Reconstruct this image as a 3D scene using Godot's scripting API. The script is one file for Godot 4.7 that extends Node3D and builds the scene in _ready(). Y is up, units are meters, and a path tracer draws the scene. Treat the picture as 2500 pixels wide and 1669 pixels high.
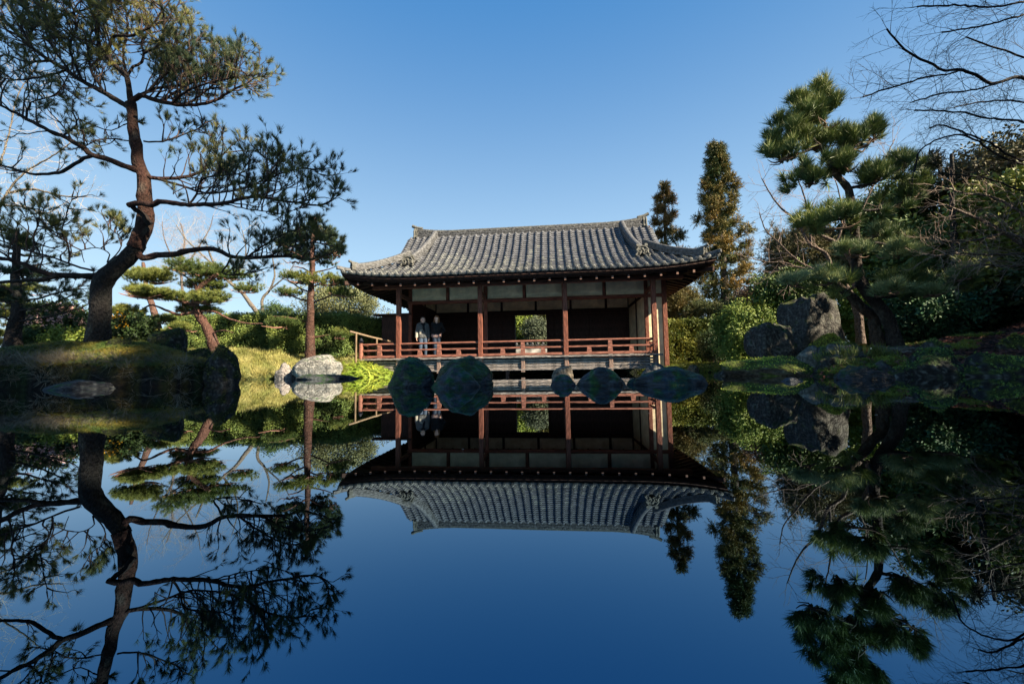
extends Node3D
# A tea pavilion on the far side of a still garden pond, among pines, hedges and mossy stones.

const FOCAL := 960.0
const PITCH := 0.0697
const ROLL := -0.0156
const EYE := 0.235
const UP := Vector3.UP

var rng := RandomNumberGenerator.new()
var taken := {}
var M := {}
var fine := FastNoiseLite.new()
var broad := FastNoiseLite.new()
var pond: PackedVector2Array
var isle: PackedVector2Array


# ---------------------------------------------------------------- geometry helpers
class MB:
	var V := PackedVector3Array()
	var N := PackedVector3Array()
	var C := PackedColorArray()
	var I := PackedInt32Array()
	var col := Color.WHITE

	func tri(a: Vector3, b: Vector3, c: Vector3) -> void:
		var n := (b - a).cross(c - a).normalized()
		var s := V.size()
		for p in [a, b, c]:
			V.append(p)
			N.append(n)
			C.append(col)
		I.append_array([s, s + 2, s + 1])

	func quad(a: Vector3, b: Vector3, c: Vector3, d: Vector3) -> void:
		var n := (c - a).cross(d - b).normalized()
		var s := V.size()
		for p in [a, b, c, d]:
			V.append(p)
			N.append(n)
			C.append(col)
		I.append_array([s, s + 2, s + 1, s, s + 3, s + 2])

	func box(c: Vector3, size: Vector3, b := Basis.IDENTITY) -> void:
		var h := size * 0.5
		var e := minf(0.012, minf(h.x, minf(h.y, h.z)) * 0.35)
		for ax in 3:
			for s in [-1.0, 1.0]:
				var n := Vector3.ZERO
				n[ax] = s
				var u := Vector3.ZERO
				u[(ax + 1) % 3] = s
				var w := n.cross(u)
				var hu: float = h[(ax + 1) % 3]
				var hw: float = h[(ax + 2) % 3]
				var o: Vector3 = n * h[ax]
				var a := u * (hu - e)
				var q := w * (hw - e)
				quad(c + b * (o - a - q), c + b * (o + a - q), c + b * (o + a + q), c + b * (o - a + q))
		for ax in 3:
			var i1 := (ax + 1) % 3
			var i2 := (ax + 2) % 3
			for s1 in [-1.0, 1.0]:
				for s2 in [-1.0, 1.0]:
					var d1 := Vector3.ZERO
					d1[i1] = s1
					var d2 := Vector3.ZERO
					d2[i2] = s2
					var l := Vector3.ZERO
					l[ax] = h[ax] - e
					var p := d1 * h[i1] + d2 * (h[i2] - e)
					var q := d1 * (h[i1] - e) + d2 * h[i2]
					if s1 * s2 > 0:
						quad(c + b * (p - l), c + b * (q - l), c + b * (q + l), c + b * (p + l))
					else:
						quad(c + b * (q - l), c + b * (p - l), c + b * (p + l), c + b * (q + l))

	func beam(a: Vector3, b: Vector3, w: float, h: float) -> void:   # a bar of width w and height h from a to b
		var z := (b - a).normalized()
		var x := UP.cross(z)
		x = Vector3.RIGHT if x.length() < 0.01 else x.normalized()
		box((a + b) / 2, Vector3(w, h, a.distance_to(b)), Basis(x, z.cross(x), z))

	func tube(p: PackedVector3Array, r: PackedFloat32Array, sides := 6, cap := true, c0 := Color.WHITE, c1 := Color.WHITE) -> void:
		var n := p.size()
		if n < 2:
			return
		var t := (p[1] - p[0]).normalized()
		var u := t.cross(Vector3(0.31, 0.87, 0.39)).normalized()
		if u.length() < 0.5:
			u = t.cross(Vector3.RIGHT).normalized()
		var s := V.size()
		for i in n:
			var t2 := (p[mini(i + 1, n - 1)] - p[maxi(i - 1, 0)]).normalized()
			u = (u - t2 * u.dot(t2)).normalized()
			var w := t2.cross(u)
			var cc := c0.lerp(c1, float(i) / (n - 1))
			for j in sides:
				var a := TAU * j / sides
				var o := u * cos(a) + w * sin(a)
				V.append(p[i] + o * r[i])
				N.append(o)
				C.append(cc)
		for i in n - 1:
			for j in sides:
				var a := s + i * sides + j
				var b := s + i * sides + (j + 1) % sides
				I.append_array([a, b + sides, b, a, a + sides, b + sides])
		if cap:
			for e in [0, n - 1]:
				var m := V.size()
				var nn := (p[1] - p[0]).normalized() * -1.0 if e == 0 else (p[n - 1] - p[n - 2]).normalized()
				for j in sides:
					V.append(V[s + e * sides + j])
					N.append(nn)
					C.append(c0 if e == 0 else c1)
				for j in range(1, sides - 1):
					if e == 0:
						I.append_array([m, m + j, m + j + 1])
					else:
						I.append_array([m, m + j + 1, m + j])

	func lathe(base: Vector3, prof: Array, sides := 10) -> void:   # prof: Vector2(radius, height)
		var p := PackedVector3Array()
		var r := PackedFloat32Array()
		for q in prof:
			p.append(base + UP * q.y)
			r.append(q.x)
		tube(p, r, sides, true, col, col)

	func smooth() -> void:
		N.resize(V.size())
		N.fill(Vector3.ZERO)
		for k in range(0, I.size(), 3):
			var a := I[k]
			var b := I[k + 1]
			var c := I[k + 2]
			var n := (V[c] - V[a]).cross(V[b] - V[a])
			N[a] += n
			N[b] += n
			N[c] += n
		for k in N.size():
			N[k] = N[k].normalized()

	func mesh(shift := Vector3.ZERO) -> ArrayMesh:
		var a := []
		a.resize(Mesh.ARRAY_MAX)
		if shift != Vector3.ZERO:
			for k in V.size():
				V[k] -= shift
		a[Mesh.ARRAY_VERTEX] = V
		a[Mesh.ARRAY_NORMAL] = N
		a[Mesh.ARRAY_COLOR] = C
		a[Mesh.ARRAY_INDEX] = I
		var m := ArrayMesh.new()
		m.add_surface_from_arrays(Mesh.PRIMITIVE_TRIANGLES, a)
		return m


class Buf:   # transforms and colours for a MultiMesh
	var b := PackedFloat32Array()
	var n := 0

	func put(pos: Vector3, y: Vector3, roll: float, s: float, c: Color, sy := 1.0) -> void:
		y = y.normalized()
		var x := y.cross(Vector3(0.123, 0.3, 0.94))
		x = Vector3.RIGHT if x.length() < 0.05 else x.normalized()
		x = x.rotated(y, roll)
		var z := x.cross(y) * s
		x *= s
		y *= s * sy
		b.append_array([x.x, y.x, z.x, pos.x, x.y, y.y, z.y, pos.y, x.z, y.z, z.z, pos.z, c.r, c.g, c.b, 1.0])
		n += 1


func at(u: float, v: float, d: float) -> Vector3:   # the point d metres ahead of the viewpoint in the direction (u, v) of the photograph
	var a := u - 1250.0
	var b := v - 834.5
	var x := (a * cos(ROLL) + b * sin(ROLL)) / FOCAL
	var y := -(b * cos(ROLL) - a * sin(ROLL)) / FOCAL
	var up := y * cos(PITCH) + sin(PITCH)
	var ahead := cos(PITCH) - y * sin(PITCH)
	return Vector3(x / ahead * d, up / ahead * d + EYE, -d)


func rr(a: float, b: float) -> float:
	return rng.randf_range(a, b)


func rdir() -> Vector3:
	var z := rr(-1, 1)
	var a := rr(0, TAU)
	var r := sqrt(1 - z * z)
	return Vector3(r * cos(a), z, r * sin(a))


func lin(r: float, g: float, b: float) -> Color:
	return Color(r, g, b).linear_to_srgb()


func vary(c: Color, k: float, hue := 0.0) -> Color:
	var f := 1.0 + rr(-k, k)
	var h := rr(-hue, hue)
	return Color(c.r * f * (1 + h), c.g * f, c.b * f * (1 - h))


# ---------------------------------------------------------------- scene helpers
func numbered(called: String) -> String:
	var n: int = taken.get(called, 0)
	taken[called] = n + 1
	return called if n == 0 else "%s_%03d" % [called, n]


func tag(o: Node, label: String, category: String, group := "", kind := "") -> void:
	if label:
		o.set_meta("label", label)
	if category:
		o.set_meta("category", category)
	if group:
		o.set_meta("group", group)
	if kind:
		o.set_meta("kind", kind)


func thing(called: String, label: String, category: String, base := Vector3.ZERO, group := "") -> Node3D:
	var o := Node3D.new()
	o.name = numbered(called)
	o.position = base
	tag(o, label, category, group)
	add_child(o, true)
	return o


func part(called: String, mesh: Mesh, m: Material, parent: Node, label := "") -> MeshInstance3D:
	var o := MeshInstance3D.new()
	o.name = called
	o.mesh = mesh
	o.material_override = m
	if label:
		o.set_meta("label", label)
	parent.add_child(o, true)
	return o


func solo(called: String, mesh: Mesh, m: Material, base: Vector3, label: String, category: String, group := "", kind := "") -> MeshInstance3D:
	var o := MeshInstance3D.new()
	o.name = numbered(called)
	o.mesh = mesh
	o.material_override = m
	o.position = base
	tag(o, label, category, group, kind)
	add_child(o, true)
	return o


func many(called: String, mesh: Mesh, m: Material, buf: Buf, parent: Node, shift := Vector3.ZERO) -> MultiMeshInstance3D:
	if buf.n == 0:
		return null
	var mm := MultiMesh.new()
	mm.transform_format = MultiMesh.TRANSFORM_3D
	mm.use_colors = true
	mm.mesh = mesh
	mm.instance_count = buf.n
	if shift != Vector3.ZERO:
		for k in buf.n:
			buf.b[k * 16 + 3] -= shift.x
			buf.b[k * 16 + 7] -= shift.y
			buf.b[k * 16 + 11] -= shift.z
	mm.buffer = buf.b
	var o := MultiMeshInstance3D.new()
	o.name = called
	o.multimesh = mm
	o.material_override = m
	o.set_meta("kind", "stuff")
	parent.add_child(o, true)
	return o


# ---------------------------------------------------------------- materials
func noise_tex(freq: float, lo: float, hi: float, kind := FastNoiseLite.TYPE_SIMPLEX_SMOOTH, size := 256, seed_ := 1) -> NoiseTexture2D:
	var n := FastNoiseLite.new()
	n.noise_type = kind
	n.frequency = freq
	n.fractal_octaves = 5
	n.seed = seed_
	var t := NoiseTexture2D.new()
	t.width = size
	t.height = size
	t.seamless = true
	t.noise = n
	var g := Gradient.new()
	g.set_color(0, Color(lo, lo, lo))
	g.set_color(1, Color(hi, hi, hi))
	t.color_ramp = g
	return t


func bump_tex(freq: float, strength: float, kind := FastNoiseLite.TYPE_SIMPLEX_SMOOTH, size := 256) -> NoiseTexture2D:
	var n := FastNoiseLite.new()
	n.noise_type = kind
	n.frequency = freq
	n.fractal_octaves = 5
	n.seed = 7
	var t := NoiseTexture2D.new()
	t.width = size
	t.height = size
	t.seamless = true
	t.noise = n
	t.as_normal_map = true
	t.bump_strength = strength
	return t


func mat(name_: String, c: Color, rough: float, tex: Texture2D = null, scale := Vector3.ONE, bump: Texture2D = null, amount := 1.0, world := false, vertex := false) -> StandardMaterial3D:
	var m := StandardMaterial3D.new()
	m.resource_name = name_
	m.albedo_color = c.linear_to_srgb()
	m.roughness = rough
	m.metallic_specular = 0.35
	m.vertex_color_use_as_albedo = vertex
	if tex:
		m.albedo_texture = tex
	if bump:
		m.normal_enabled = true
		m.normal_texture = bump
		m.normal_scale = amount
	if tex or bump:
		m.uv1_triplanar = true
		m.uv1_world_triplanar = world
		m.uv1_scale = scale
	M[name_] = m
	return m


func leaf_mat(name_: String, glow: float, rough := 0.55) -> void:
	var m := mat(name_, Color.WHITE, rough, null, Vector3.ONE, null, 1.0, false, true)
	m.backlight_enabled = true
	m.backlight = Color(glow, glow, glow)


func materials() -> void:
	var grain := noise_tex(0.03, 0.45, 1.0)
	var mottled := noise_tex(0.012, 0.25, 1.0, FastNoiseLite.TYPE_SIMPLEX_SMOOTH, 512, 3)
	var cells := noise_tex(0.05, 0.35, 1.0, FastNoiseLite.TYPE_CELLULAR, 256, 5)
	var rough := bump_tex(0.035, 9.0)
	var crack := bump_tex(0.04, 14.0, FastNoiseLite.TYPE_CELLULAR)
	# wood: the grain runs along one axis, so each direction has its own stretch
	mat("red_wood_x", Color(0.3, 0.1, 0.062), 0.6, grain, Vector3(0.25, 4, 4), rough, 0.4)
	mat("red_wood_y", Color(0.33, 0.115, 0.072), 0.6, grain, Vector3(4, 0.3, 4), rough, 0.4)
	mat("red_wood_z", Color(0.19, 0.065, 0.042), 0.6, grain, Vector3(4, 4, 0.25), rough, 0.4)
	mat("rail_wood", Color(0.44, 0.185, 0.13), 0.5, grain, Vector3(0.25, 4, 4), rough, 0.3)
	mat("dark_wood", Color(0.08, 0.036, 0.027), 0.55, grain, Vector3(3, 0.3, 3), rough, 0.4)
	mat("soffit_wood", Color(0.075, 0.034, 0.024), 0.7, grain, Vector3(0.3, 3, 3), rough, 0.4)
	mat("cut_end", Color(0.42, 0.24, 0.18), 0.7, grain, Vector3(6, 6, 6))
	mat("grey_wood", Color(0.56, 0.5, 0.46), 0.75, noise_tex(0.03, 0.2, 1.0, FastNoiseLite.TYPE_SIMPLEX_SMOOTH, 256, 9), Vector3(0.35, 6, 6), rough, 0.6)
	mat("grey_post", Color(0.42, 0.28, 0.22), 0.75, grain, Vector3(6, 0.4, 6), rough, 0.6)
	mat("plaster", Color(0.95, 0.79, 0.52), 0.9, noise_tex(0.012, 0.8, 1.0, FastNoiseLite.TYPE_SIMPLEX_SMOOTH, 256, 4), Vector3(0.6, 0.6, 0.6), rough, 0.12)  # cream, raised and warmed to stand in for sunlight bounced off the pond
	mat("tile", Color.WHITE, 0.5, noise_tex(0.02, 0.6, 1.0), Vector3(1.6, 1.6, 1.6), rough, 0.35, true, true)
	M.tile.metallic_specular = 0.5
	mat("ridge_tile", Color(0.24, 0.245, 0.25), 0.55, mottled, Vector3(1.2, 1.2, 1.2), rough, 0.4, true)
	mat("ornament", Color(0.30, 0.30, 0.26), 0.7, mottled, Vector3(3, 3, 3), rough, 0.8, true)
	mat("white_wall", Color(0.8, 0.79, 0.75), 0.9, mottled, Vector3(0.2, 0.2, 0.2))
	mat("bamboo", Color(0.36, 0.25, 0.15), 0.45, grain, Vector3(3, 0.3, 3))
	mat("black_metal", Color(0.02, 0.022, 0.03), 0.4)
	mat("stone", Color.WHITE, 0.85, mottled, Vector3(1.7, 1.7, 1.7), rough, 1.0, true, true)
	mat("wet_stone", Color.WHITE, 0.55, noise_tex(0.03, 0.15, 1.0, FastNoiseLite.TYPE_SIMPLEX_SMOOTH, 256, 12), Vector3(0.7, 1.8, 0.7), rough, 1.6, true, true)
	M.wet_stone.metallic_specular = 0.35
	mat("bark", Color.WHITE, 0.85, cells, Vector3(2.2, 0.9, 2.2), crack, 1.3, true, true)
	mat("bare_bark", Color.WHITE, 0.8, null, Vector3.ONE, null, 1.0, false, true)
	mat("earth", Color.WHITE, 0.95, noise_tex(0.03, 0.3, 1.0, FastNoiseLite.TYPE_SIMPLEX_SMOOTH, 512, 8), Vector3(0.7, 0.7, 0.7), rough, 1.0, true, true)
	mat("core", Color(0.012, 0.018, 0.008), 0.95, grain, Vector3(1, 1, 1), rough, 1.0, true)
	leaf_mat("needle", 0.25)
	leaf_mat("leaf", 0.35, 0.6)
	leaf_mat("blade", 0.45)
	leaf_mat("litter", 0.05, 0.8)
	for p in [["skin", 0.7, 0.43, 0.33], ["grey_jacket", 0.17, 0.18, 0.185], ["pale_cloth", 0.6, 0.56, 0.46], ["black_cloth", 0.012, 0.013, 0.017], ["jeans_blue", 0.09, 0.14, 0.22], ["jeans_dark", 0.03, 0.055, 0.1], ["shirt_pink", 0.5, 0.36, 0.34], ["grey_hair", 0.2, 0.17, 0.15], ["auburn_hair", 0.34, 0.15, 0.06], ["shoe", 0.03, 0.025, 0.022], ["dark_glass", 0.01, 0.01, 0.01], ["lip", 0.36, 0.12, 0.1]]:
		mat(p[0], Color(p[1], p[2], p[3]), 0.75, grain if p[0] != "skin" else null, Vector3(9, 9, 9))
	var w := StandardMaterial3D.new()   # still pond water: a smooth dark sheet that mirrors
	w.resource_name = "water"
	w.albedo_color = Color(0.045, 0.145, 0.245).linear_to_srgb()
	w.metallic = 1.0
	w.roughness = 0.0
	w.normal_enabled = true
	w.normal_texture = bump_tex(0.008, 4.0)
	w.normal_scale = 0.004
	w.uv1_triplanar = true
	w.uv1_world_triplanar = true
	w.uv1_scale = Vector3(0.3, 0.3, 0.3)
	M.water = w


# ---------------------------------------------------------------- small shapes that are copied many times
func needle_tuft(n: int, length: float, spread: float, w: float, along := 0.35) -> ArrayMesh:
	var mb := MB.new()
	for k in n:
		var a := rr(0, TAU)
		var el := rr(0.12, 1.0) * spread
		var d := Vector3(sin(el) * cos(a), cos(el), sin(el) * sin(a))
		var o := Vector3(0, rr(0, along) * length, 0)
		var side := d.cross(rdir()).normalized() * w
		var l := length * rr(0.7, 1.1)
		var tip := o + d * l + Vector3(0, -0.08 * l * sin(el), 0)
		var n1 := (tip - o).cross(side)
		if n1.dot(UP + d) < 0:
			side = -side
		mb.tri(o - side, o + side, tip)
	return mb.mesh()


func leaf_cluster(n: int, radius: float, l: float, w: float, out := 0.6) -> ArrayMesh:
	var mb := MB.new()
	for k in n:
		var d := rdir()
		var p := d * radius * pow(rng.randf(), 0.4)
		var dir := (d * out + rdir() * 0.8 + UP * -0.1).normalized()
		var side := dir.cross((d + rdir() * 0.6 + UP * 0.5).normalized()).normalized() * w
		var nn := dir.cross(side)
		if nn.dot(d + UP * 0.4) > 0:
			side = -side
		var ll := l * rr(0.7, 1.15)
		var m := p + dir * ll * 0.45
		mb.col = Color.WHITE * rr(0.8, 1.15)
		mb.tri(p, m + side, p + dir * ll)
		mb.tri(p, p + dir * ll, m - side - nn.normalized() * w * 0.3)
	return mb.mesh()


func spray(twigs: int, n: int, l: float) -> ArrayMesh:   # a hanging spray of short awl needles
	var mb := MB.new()
	for t in twigs:
		var d := (UP * 0.9 + rdir() * 0.9).normalized()
		for k in n:
			var f := float(k) / n
			var p := d * l * f
			var q := (d * 0.7 + rdir()).normalized()
			var side := q.cross(rdir()).normalized() * l * 0.035
			mb.col = Color.WHITE * (0.85 + 0.3 * f)
			if (q).cross(side).dot(UP + d) < 0:
				side = -side
			mb.tri(p - side, p + side, p + q * l * rr(0.22, 0.4))
	return mb.mesh()


func grass_tuft(n: int, h: float, bend: float, w: float) -> ArrayMesh:
	var mb := MB.new()
	for k in n:
		var a := rr(0, TAU)
		var out := Vector3(cos(a), 0, sin(a))
		var side := Vector3(-sin(a), 0, cos(a)) * w
		var o := out * rr(0, 0.25) * h
		var hh := h * rr(0.6, 1.1)
		var b := bend * rr(0.3, 1.1)
		var p1 := o + UP * hh * 0.55 + out * b * hh * 0.25
		var p2 := o + UP * hh * (1.0 - b * 0.3) + out * b * hh * 0.9
		mb.quad(o + side, o - side, p1 - side * 0.8, p1 + side * 0.8)
		mb.tri(p1 + side * 0.8, p1 - side * 0.8, p2)
	return mb.mesh()


func frond_mesh(n: int, l: float) -> ArrayMesh:   # one arching fern frond along +y then out
	var mb := MB.new()
	for f in 5:
		var a := TAU * f / 5 + rr(-0.4, 0.4)
		var out := Vector3(cos(a), 0, sin(a))
		var side := Vector3(-sin(a), 0, cos(a))
		var lean := rr(0.5, 1.0)
		for k in n:
			var t := (k + 0.5) / n
			var p := out * l * t * lean + UP * l * (t * 0.85 - t * t * 0.6 * lean)
			var w := l * 0.24 * sin(PI * clampf(t * 0.9 + 0.1, 0, 1))
			for s in [-1.0, 1.0]:
				var tip: Vector3 = p + side * s * w + out * w * 0.35 - UP * w * 0.2
				var base := out * l / n * 0.45
				if s > 0:
					mb.tri(p - base, p + base, tip)
				else:
					mb.tri(p + base, p - base, tip)
	return mb.mesh()


func sphere_grid(rings: int, segs: int) -> MB:   # a closed unit ball with shared vertices
	var mb := MB.new()
	for i in rings + 1:
		var th := PI * i / rings
		for j in segs:
			var a := TAU * j / segs
			mb.V.append(Vector3(sin(th) * cos(a), cos(th), sin(th) * sin(a)))
			mb.C.append(Color.WHITE)
	for i in rings:
		for j in segs:
			var a := i * segs + j
			var b := i * segs + (j + 1) % segs
			mb.I.append_array([a, a + segs, b, b, a + segs, b + segs])
	return mb


# ---------------------------------------------------------------- rocks
func rock_mesh(half: Vector3, seed_: int, stone: Color, moss: Color, cover: float, facets := 7, peak := 0.0, lichen := 0.2, rings := 44) -> MB:
	rng.seed = seed_ * 77 + 5
	var mb := sphere_grid(rings, rings * 3 / 2)
	var planes := []
	for k in facets:
		var pd := rdir()
		if facets >= 8:
			pd.y *= 0.3
			pd = pd.normalized()
		planes.append([pd, rr(0.55, 0.92) if facets < 8 else rr(0.78, 0.98)])
	var off := Vector3(seed_ * 3.7, seed_ * 1.3, seed_ * 2.1)
	for k in mb.V.size():
		var d := mb.V[k]
		var r := 1.0 + broad.get_noise_3dv(d * 90.0 + off * 10) * (0.3 if facets >= 4 else 0.15)
		var p := d * r
		if facets >= 8:   # blocky stones
			p /= pow(maxf(absf(d.x), maxf(absf(d.y), absf(d.z))), 0.7) * 1.15
		for q in planes:
			var over: float = p.dot(q[0]) - q[1]
			if over > 0:
				p -= q[0] * over * 0.8
		p *= 1.0 + fine.get_noise_3dv(p * 200.0 + off * 9) * (0.05 if facets >= 4 else 0.03) + fine.get_noise_3dv(p * Vector3(500, 900, 500) + off * 9) * 0.02
		if peak != 0.0 and p.y > -0.2:
			var f := maxf(1.0 - (p.y + 0.2) * peak, 0.15)
			p.x *= f
			p.z *= f
		mb.V[k] = p * half
	mb.smooth()
	for k in mb.V.size():
		var n := mb.N[k]
		var p := mb.V[k]
		var f := fine.get_noise_3dv(p * 400 + off * 5) * 1.3
		var g := fine.get_noise_3dv(p * 1500 + off * 3)
		var c := stone * (0.85 + 0.5 * f)
		if g > 0.2:
			c = c.lerp(c * 0.4 + Color(1, 1.05, 0.9) * lichen, clampf((g - 0.2) * 5, 0, 1))
		var m := clampf((n.y - 1.0 + cover * 1.5 + f * 0.9) * 3.0, 0, 1)
		c = c.lerp(moss * (0.8 + 0.7 * g), m)
		mb.C[k] = Color(maxf(c.r, 0.004), maxf(c.g, 0.004), maxf(c.b, 0.004), m)
	return mb


func rock_px(called: String, label: String, u0: float, u1: float, top: float, bottom: float, d: float, seed_: int, stone: Color, moss: Color, cover: float, deep := 0.55, sunk := 0.35, facets := 5, peak := 0.0) -> MeshInstance3D:
	# a rock that spans u0..u1 and top..bottom as seen from the viewpoint, at distance d
	var a := at(u0, bottom, d)
	var b := at(u1, bottom, d)
	var t := at((u0 + u1) / 2, top, d)
	var w := absf(b.x - a.x)
	var h := t.y - a.y + sunk
	var half := Vector3(w * 0.54, h * 0.56, w * deep)
	var c := Vector3((a.x + b.x) / 2, t.y - h * 0.5, -d - half.z * 0.5)
	var mb := rock_mesh(half, seed_, stone, moss, cover, facets, peak, 0.05 if d < 6.2 else 0.2)
	var mossy := PackedFloat32Array()
	for k in mb.C.size():
		mossy.append(mb.C[k].a)
		mb.C[k].a = 1.0
	var o := solo(called, mb.mesh(), M.wet_stone if d < 6.2 else M.stone, c, label, "rock", "stones along the pond")
	if cover >= 0.4 and d > 6.2:   # cushions and strands of moss on its top
		var buf := Buf.new()
		var want := clampf(half.x * half.z * 2600.0, 80, 600)
		var share := want / (mb.V.size() * 0.4)
		for k in mb.V.size():
			if mossy[k] > 0.45 and rng.randf() < share and c.y + mb.V[k].y > 0.03:
				buf.put(mb.V[k] + Vector3(rr(-0.02, 0.02), 0.0, rr(-0.02, 0.02)), mb.N[k] + rdir() * 0.5, rr(0, TAU), rr(0.35, 0.85), vary(moss * 1.7, 0.5, 0.15))
		many("moss", moss_tuft, M.blade, buf, o)
	return o


# ---------------------------------------------------------------- the ground and the water
func edge_distance(p: Vector2, poly: PackedVector2Array) -> float:   # positive inside
	var best := 1e9
	var n := poly.size()
	var inside := false
	for i in n:
		var a := poly[i]
		var b := poly[(i + 1) % n]
		var ab := b - a
		var t := clampf((p - a).dot(ab) / ab.length_squared(), 0, 1)
		best = minf(best, p.distance_squared_to(a + ab * t))
		if (a.y > p.y) != (b.y > p.y) and p.x < (b.x - a.x) * (p.y - a.y) / (b.y - a.y) + a.x:
			inside = not inside
	return sqrt(best) * (1.0 if inside else -1.0)


func ground_y(x: float, z: float) -> float:
	var p := Vector2(x, z)
	var n := fine.get_noise_2d(x * 70, z * 70) * 0.07 + broad.get_noise_2d(x * 22, z * 22) * 0.12
	var di := edge_distance(p, isle)
	var dw := -edge_distance(p, pond)
	if di > 0 and di > dw:
		var y := 0.5 * smoothstep(0, 0.16, di) + 0.36 * smoothstep(0.05, 1.4, di) + n * 0.9
		y += 0.22 * exp(-Vector2(x + 9.5, z + 9.2).length_squared() / 1.2)
		return maxf(y - 0.04, -0.05)
	if dw <= 0:
		return maxf(-0.7, dw * 0.8 - 0.06)
	var left := smoothstep(-4.0, -7.5, x) * smoothstep(2.0, -4.0, z)
	var right := smoothstep(6.2, 8.2, x) * smoothstep(-13.0, -10.0, z)
	var back := 1.0 - maxf(left, right)
	var y := 0.12 * smoothstep(0, 0.25, dw)
	y += left * minf(0.95, dw * 0.36) + right * (minf(dw, 9.0) * 0.17 + smoothstep(5, 12, dw) * 1.2) + back * minf(0.25, dw * 0.1)
	return y + n * smoothstep(0, 0.8, dw)


func ground_color(x: float, z: float, y: float) -> Color:
	var f := fine.get_noise_2d(x * 130, z * 130)
	var b := broad.get_noise_2d(x * 60, z * 60)
	var c := Color(0.1, 0.13, 0.028).lerp(Color(0.16, 0.15, 0.04), clampf(0.5 + f, 0, 1))
	if x > 5.5 and z > -14.5:   # leaf litter with cushions of moss
		c = Color(0.075, 0.03, 0.022).lerp(Color(0.035, 0.02, 0.015), clampf(0.5 + f * 1.5, 0, 1))
		c = c.lerp(Color(0.1, 0.14, 0.02), clampf((b + f * 0.6 + (9.5 - x) * 0.05 - 0.25) * 7, 0, 1))
	elif x > 5.0 and z <= -14.5:
		c = Color(0.09, 0.12, 0.018).lerp(Color(0.05, 0.075, 0.012), clampf(0.5 + f * 2, 0, 1))
	elif z > -12.0 and x < -3.0:
		c = Color(0.022, 0.018, 0.013) if y < 0.3 else Color(0.035, 0.055, 0.012).lerp(Color(0.2, 0.115, 0.02), clampf(0.35 + b * 1.8 + f, 0, 1))  # low rim soil darkened for overhang shade; ochre paints in patches of sun
	if y < 0.02:
		c = Color(0.014, 0.012, 0.008)
	return c


func grid_lines(a: float, b: float, from: float, to: float, step: float, grow: float) -> PackedFloat32Array:
	var l := PackedFloat32Array()
	var p := from
	var s := step
	while p > a:
		s *= grow
		p -= s
		l.append(p)
	l.reverse()
	p = from
	while p <= to:
		l.append(p)
		p += step
	s = step
	while p < b:
		l.append(p)
		s *= grow
		p += s
	l.append(b)
	return l


func build_ground() -> void:
	pond = PackedVector2Array([Vector2(-15, 7), Vector2(-15.5, -4), Vector2(-16, -12.5), Vector2(-12, -14.4), Vector2(-10.3, -15.2), Vector2(-9.2, -15.9), Vector2(-7.9, -16.2), Vector2(-6.9, -15.9), Vector2(-5.9, -15.9), Vector2(-5.3, -16.6), Vector2(-5.1, -18.3), Vector2(0, -18.2), Vector2(5.6, -17.8), Vector2(6.3, -16.9), Vector2(7.2, -16.2), Vector2(7.7, -15.2), Vector2(7.6, -13), Vector2(7.0, -11), Vector2(6.9, -9.6), Vector2(6.4, -8.6), Vector2(6.0, -7.9), Vector2(6.3, -7.35), Vector2(7.3, -7.1), Vector2(8.7, -6.8), Vector2(9.4, -4.8), Vector2(9.5, -1), Vector2(9.5, 3), Vector2(7, 8), Vector2(0, 10), Vector2(-8, 9)])
	isle = PackedVector2Array([Vector2(-17, -5.8), Vector2(-12.5, -6.4), Vector2(-10.4, -7.0), Vector2(-8.6, -7.35), Vector2(-7.4, -7.5), Vector2(-6.6, -7.7), Vector2(-6.3, -8.1), Vector2(-6.45, -8.8), Vector2(-7.1, -9.6), Vector2(-8.2, -10.5), Vector2(-10, -11), Vector2(-13, -10.8), Vector2(-17, -10)])
	var xs := grid_lines(-160, 160, -15, 14, 0.14, 1.25)
	var zs := grid_lines(-190, 60, -19, 1, 0.14, 1.25)
	var mb := MB.new()
	for z in zs:
		for x in xs:
			var y := ground_y(x, z)
			mb.V.append(Vector3(x, y, z))
			mb.C.append(ground_color(x, z, y))
	var w := xs.size()
	for j in zs.size() - 1:
		for i in w - 1:
			var a := j * w + i
			mb.I.append_array([a, a + 1, a + w + 1, a, a + w + 1, a + w])
	mb.smooth()
	solo("ground", mb.mesh(), M.earth, Vector3.ZERO, "mossy and grassy garden ground round the pond", "", "", "structure")
	var wb := MB.new()
	wb.quad(Vector3(-40, 0, 14), Vector3(40, 0, 14), Vector3(40, 0, -22), Vector3(-40, 0, -22))
	solo("water", wb.mesh(), M.water, Vector3.ZERO, "still dark pond water that mirrors the garden", "", "", "structure")


# ---------------------------------------------------------------- the pavilion
# its own axes: x along the front from the first veranda post, y up from the water, d away from the pond (z = -d)
const PAV := Vector3(-5.0, 0, -17.3)
const EAVE_D := -1.0
const RIDGE_D := 2.9
const X0 := -2.2
const X1 := 13.2


func q3(x: float, y: float, d: float) -> Vector3:
	return Vector3(x, y, -d)


func lift(x: float) -> float:   # the upward sweep of the eaves towards the corners
	var e := clampf((absf(x - 5.5) - 4.2) / 3.5, 0, 1)
	return 0.27 * pow(e, 2.3)


func roof_y(x: float, d: float) -> float:
	var t := (d - EAVE_D) / 3.6
	return 4.22 + 2.8 * (0.55 * t + 0.45 * t * t) + lift(x) * clampf(1.0 - t * 1.6, 0, 1)


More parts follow.
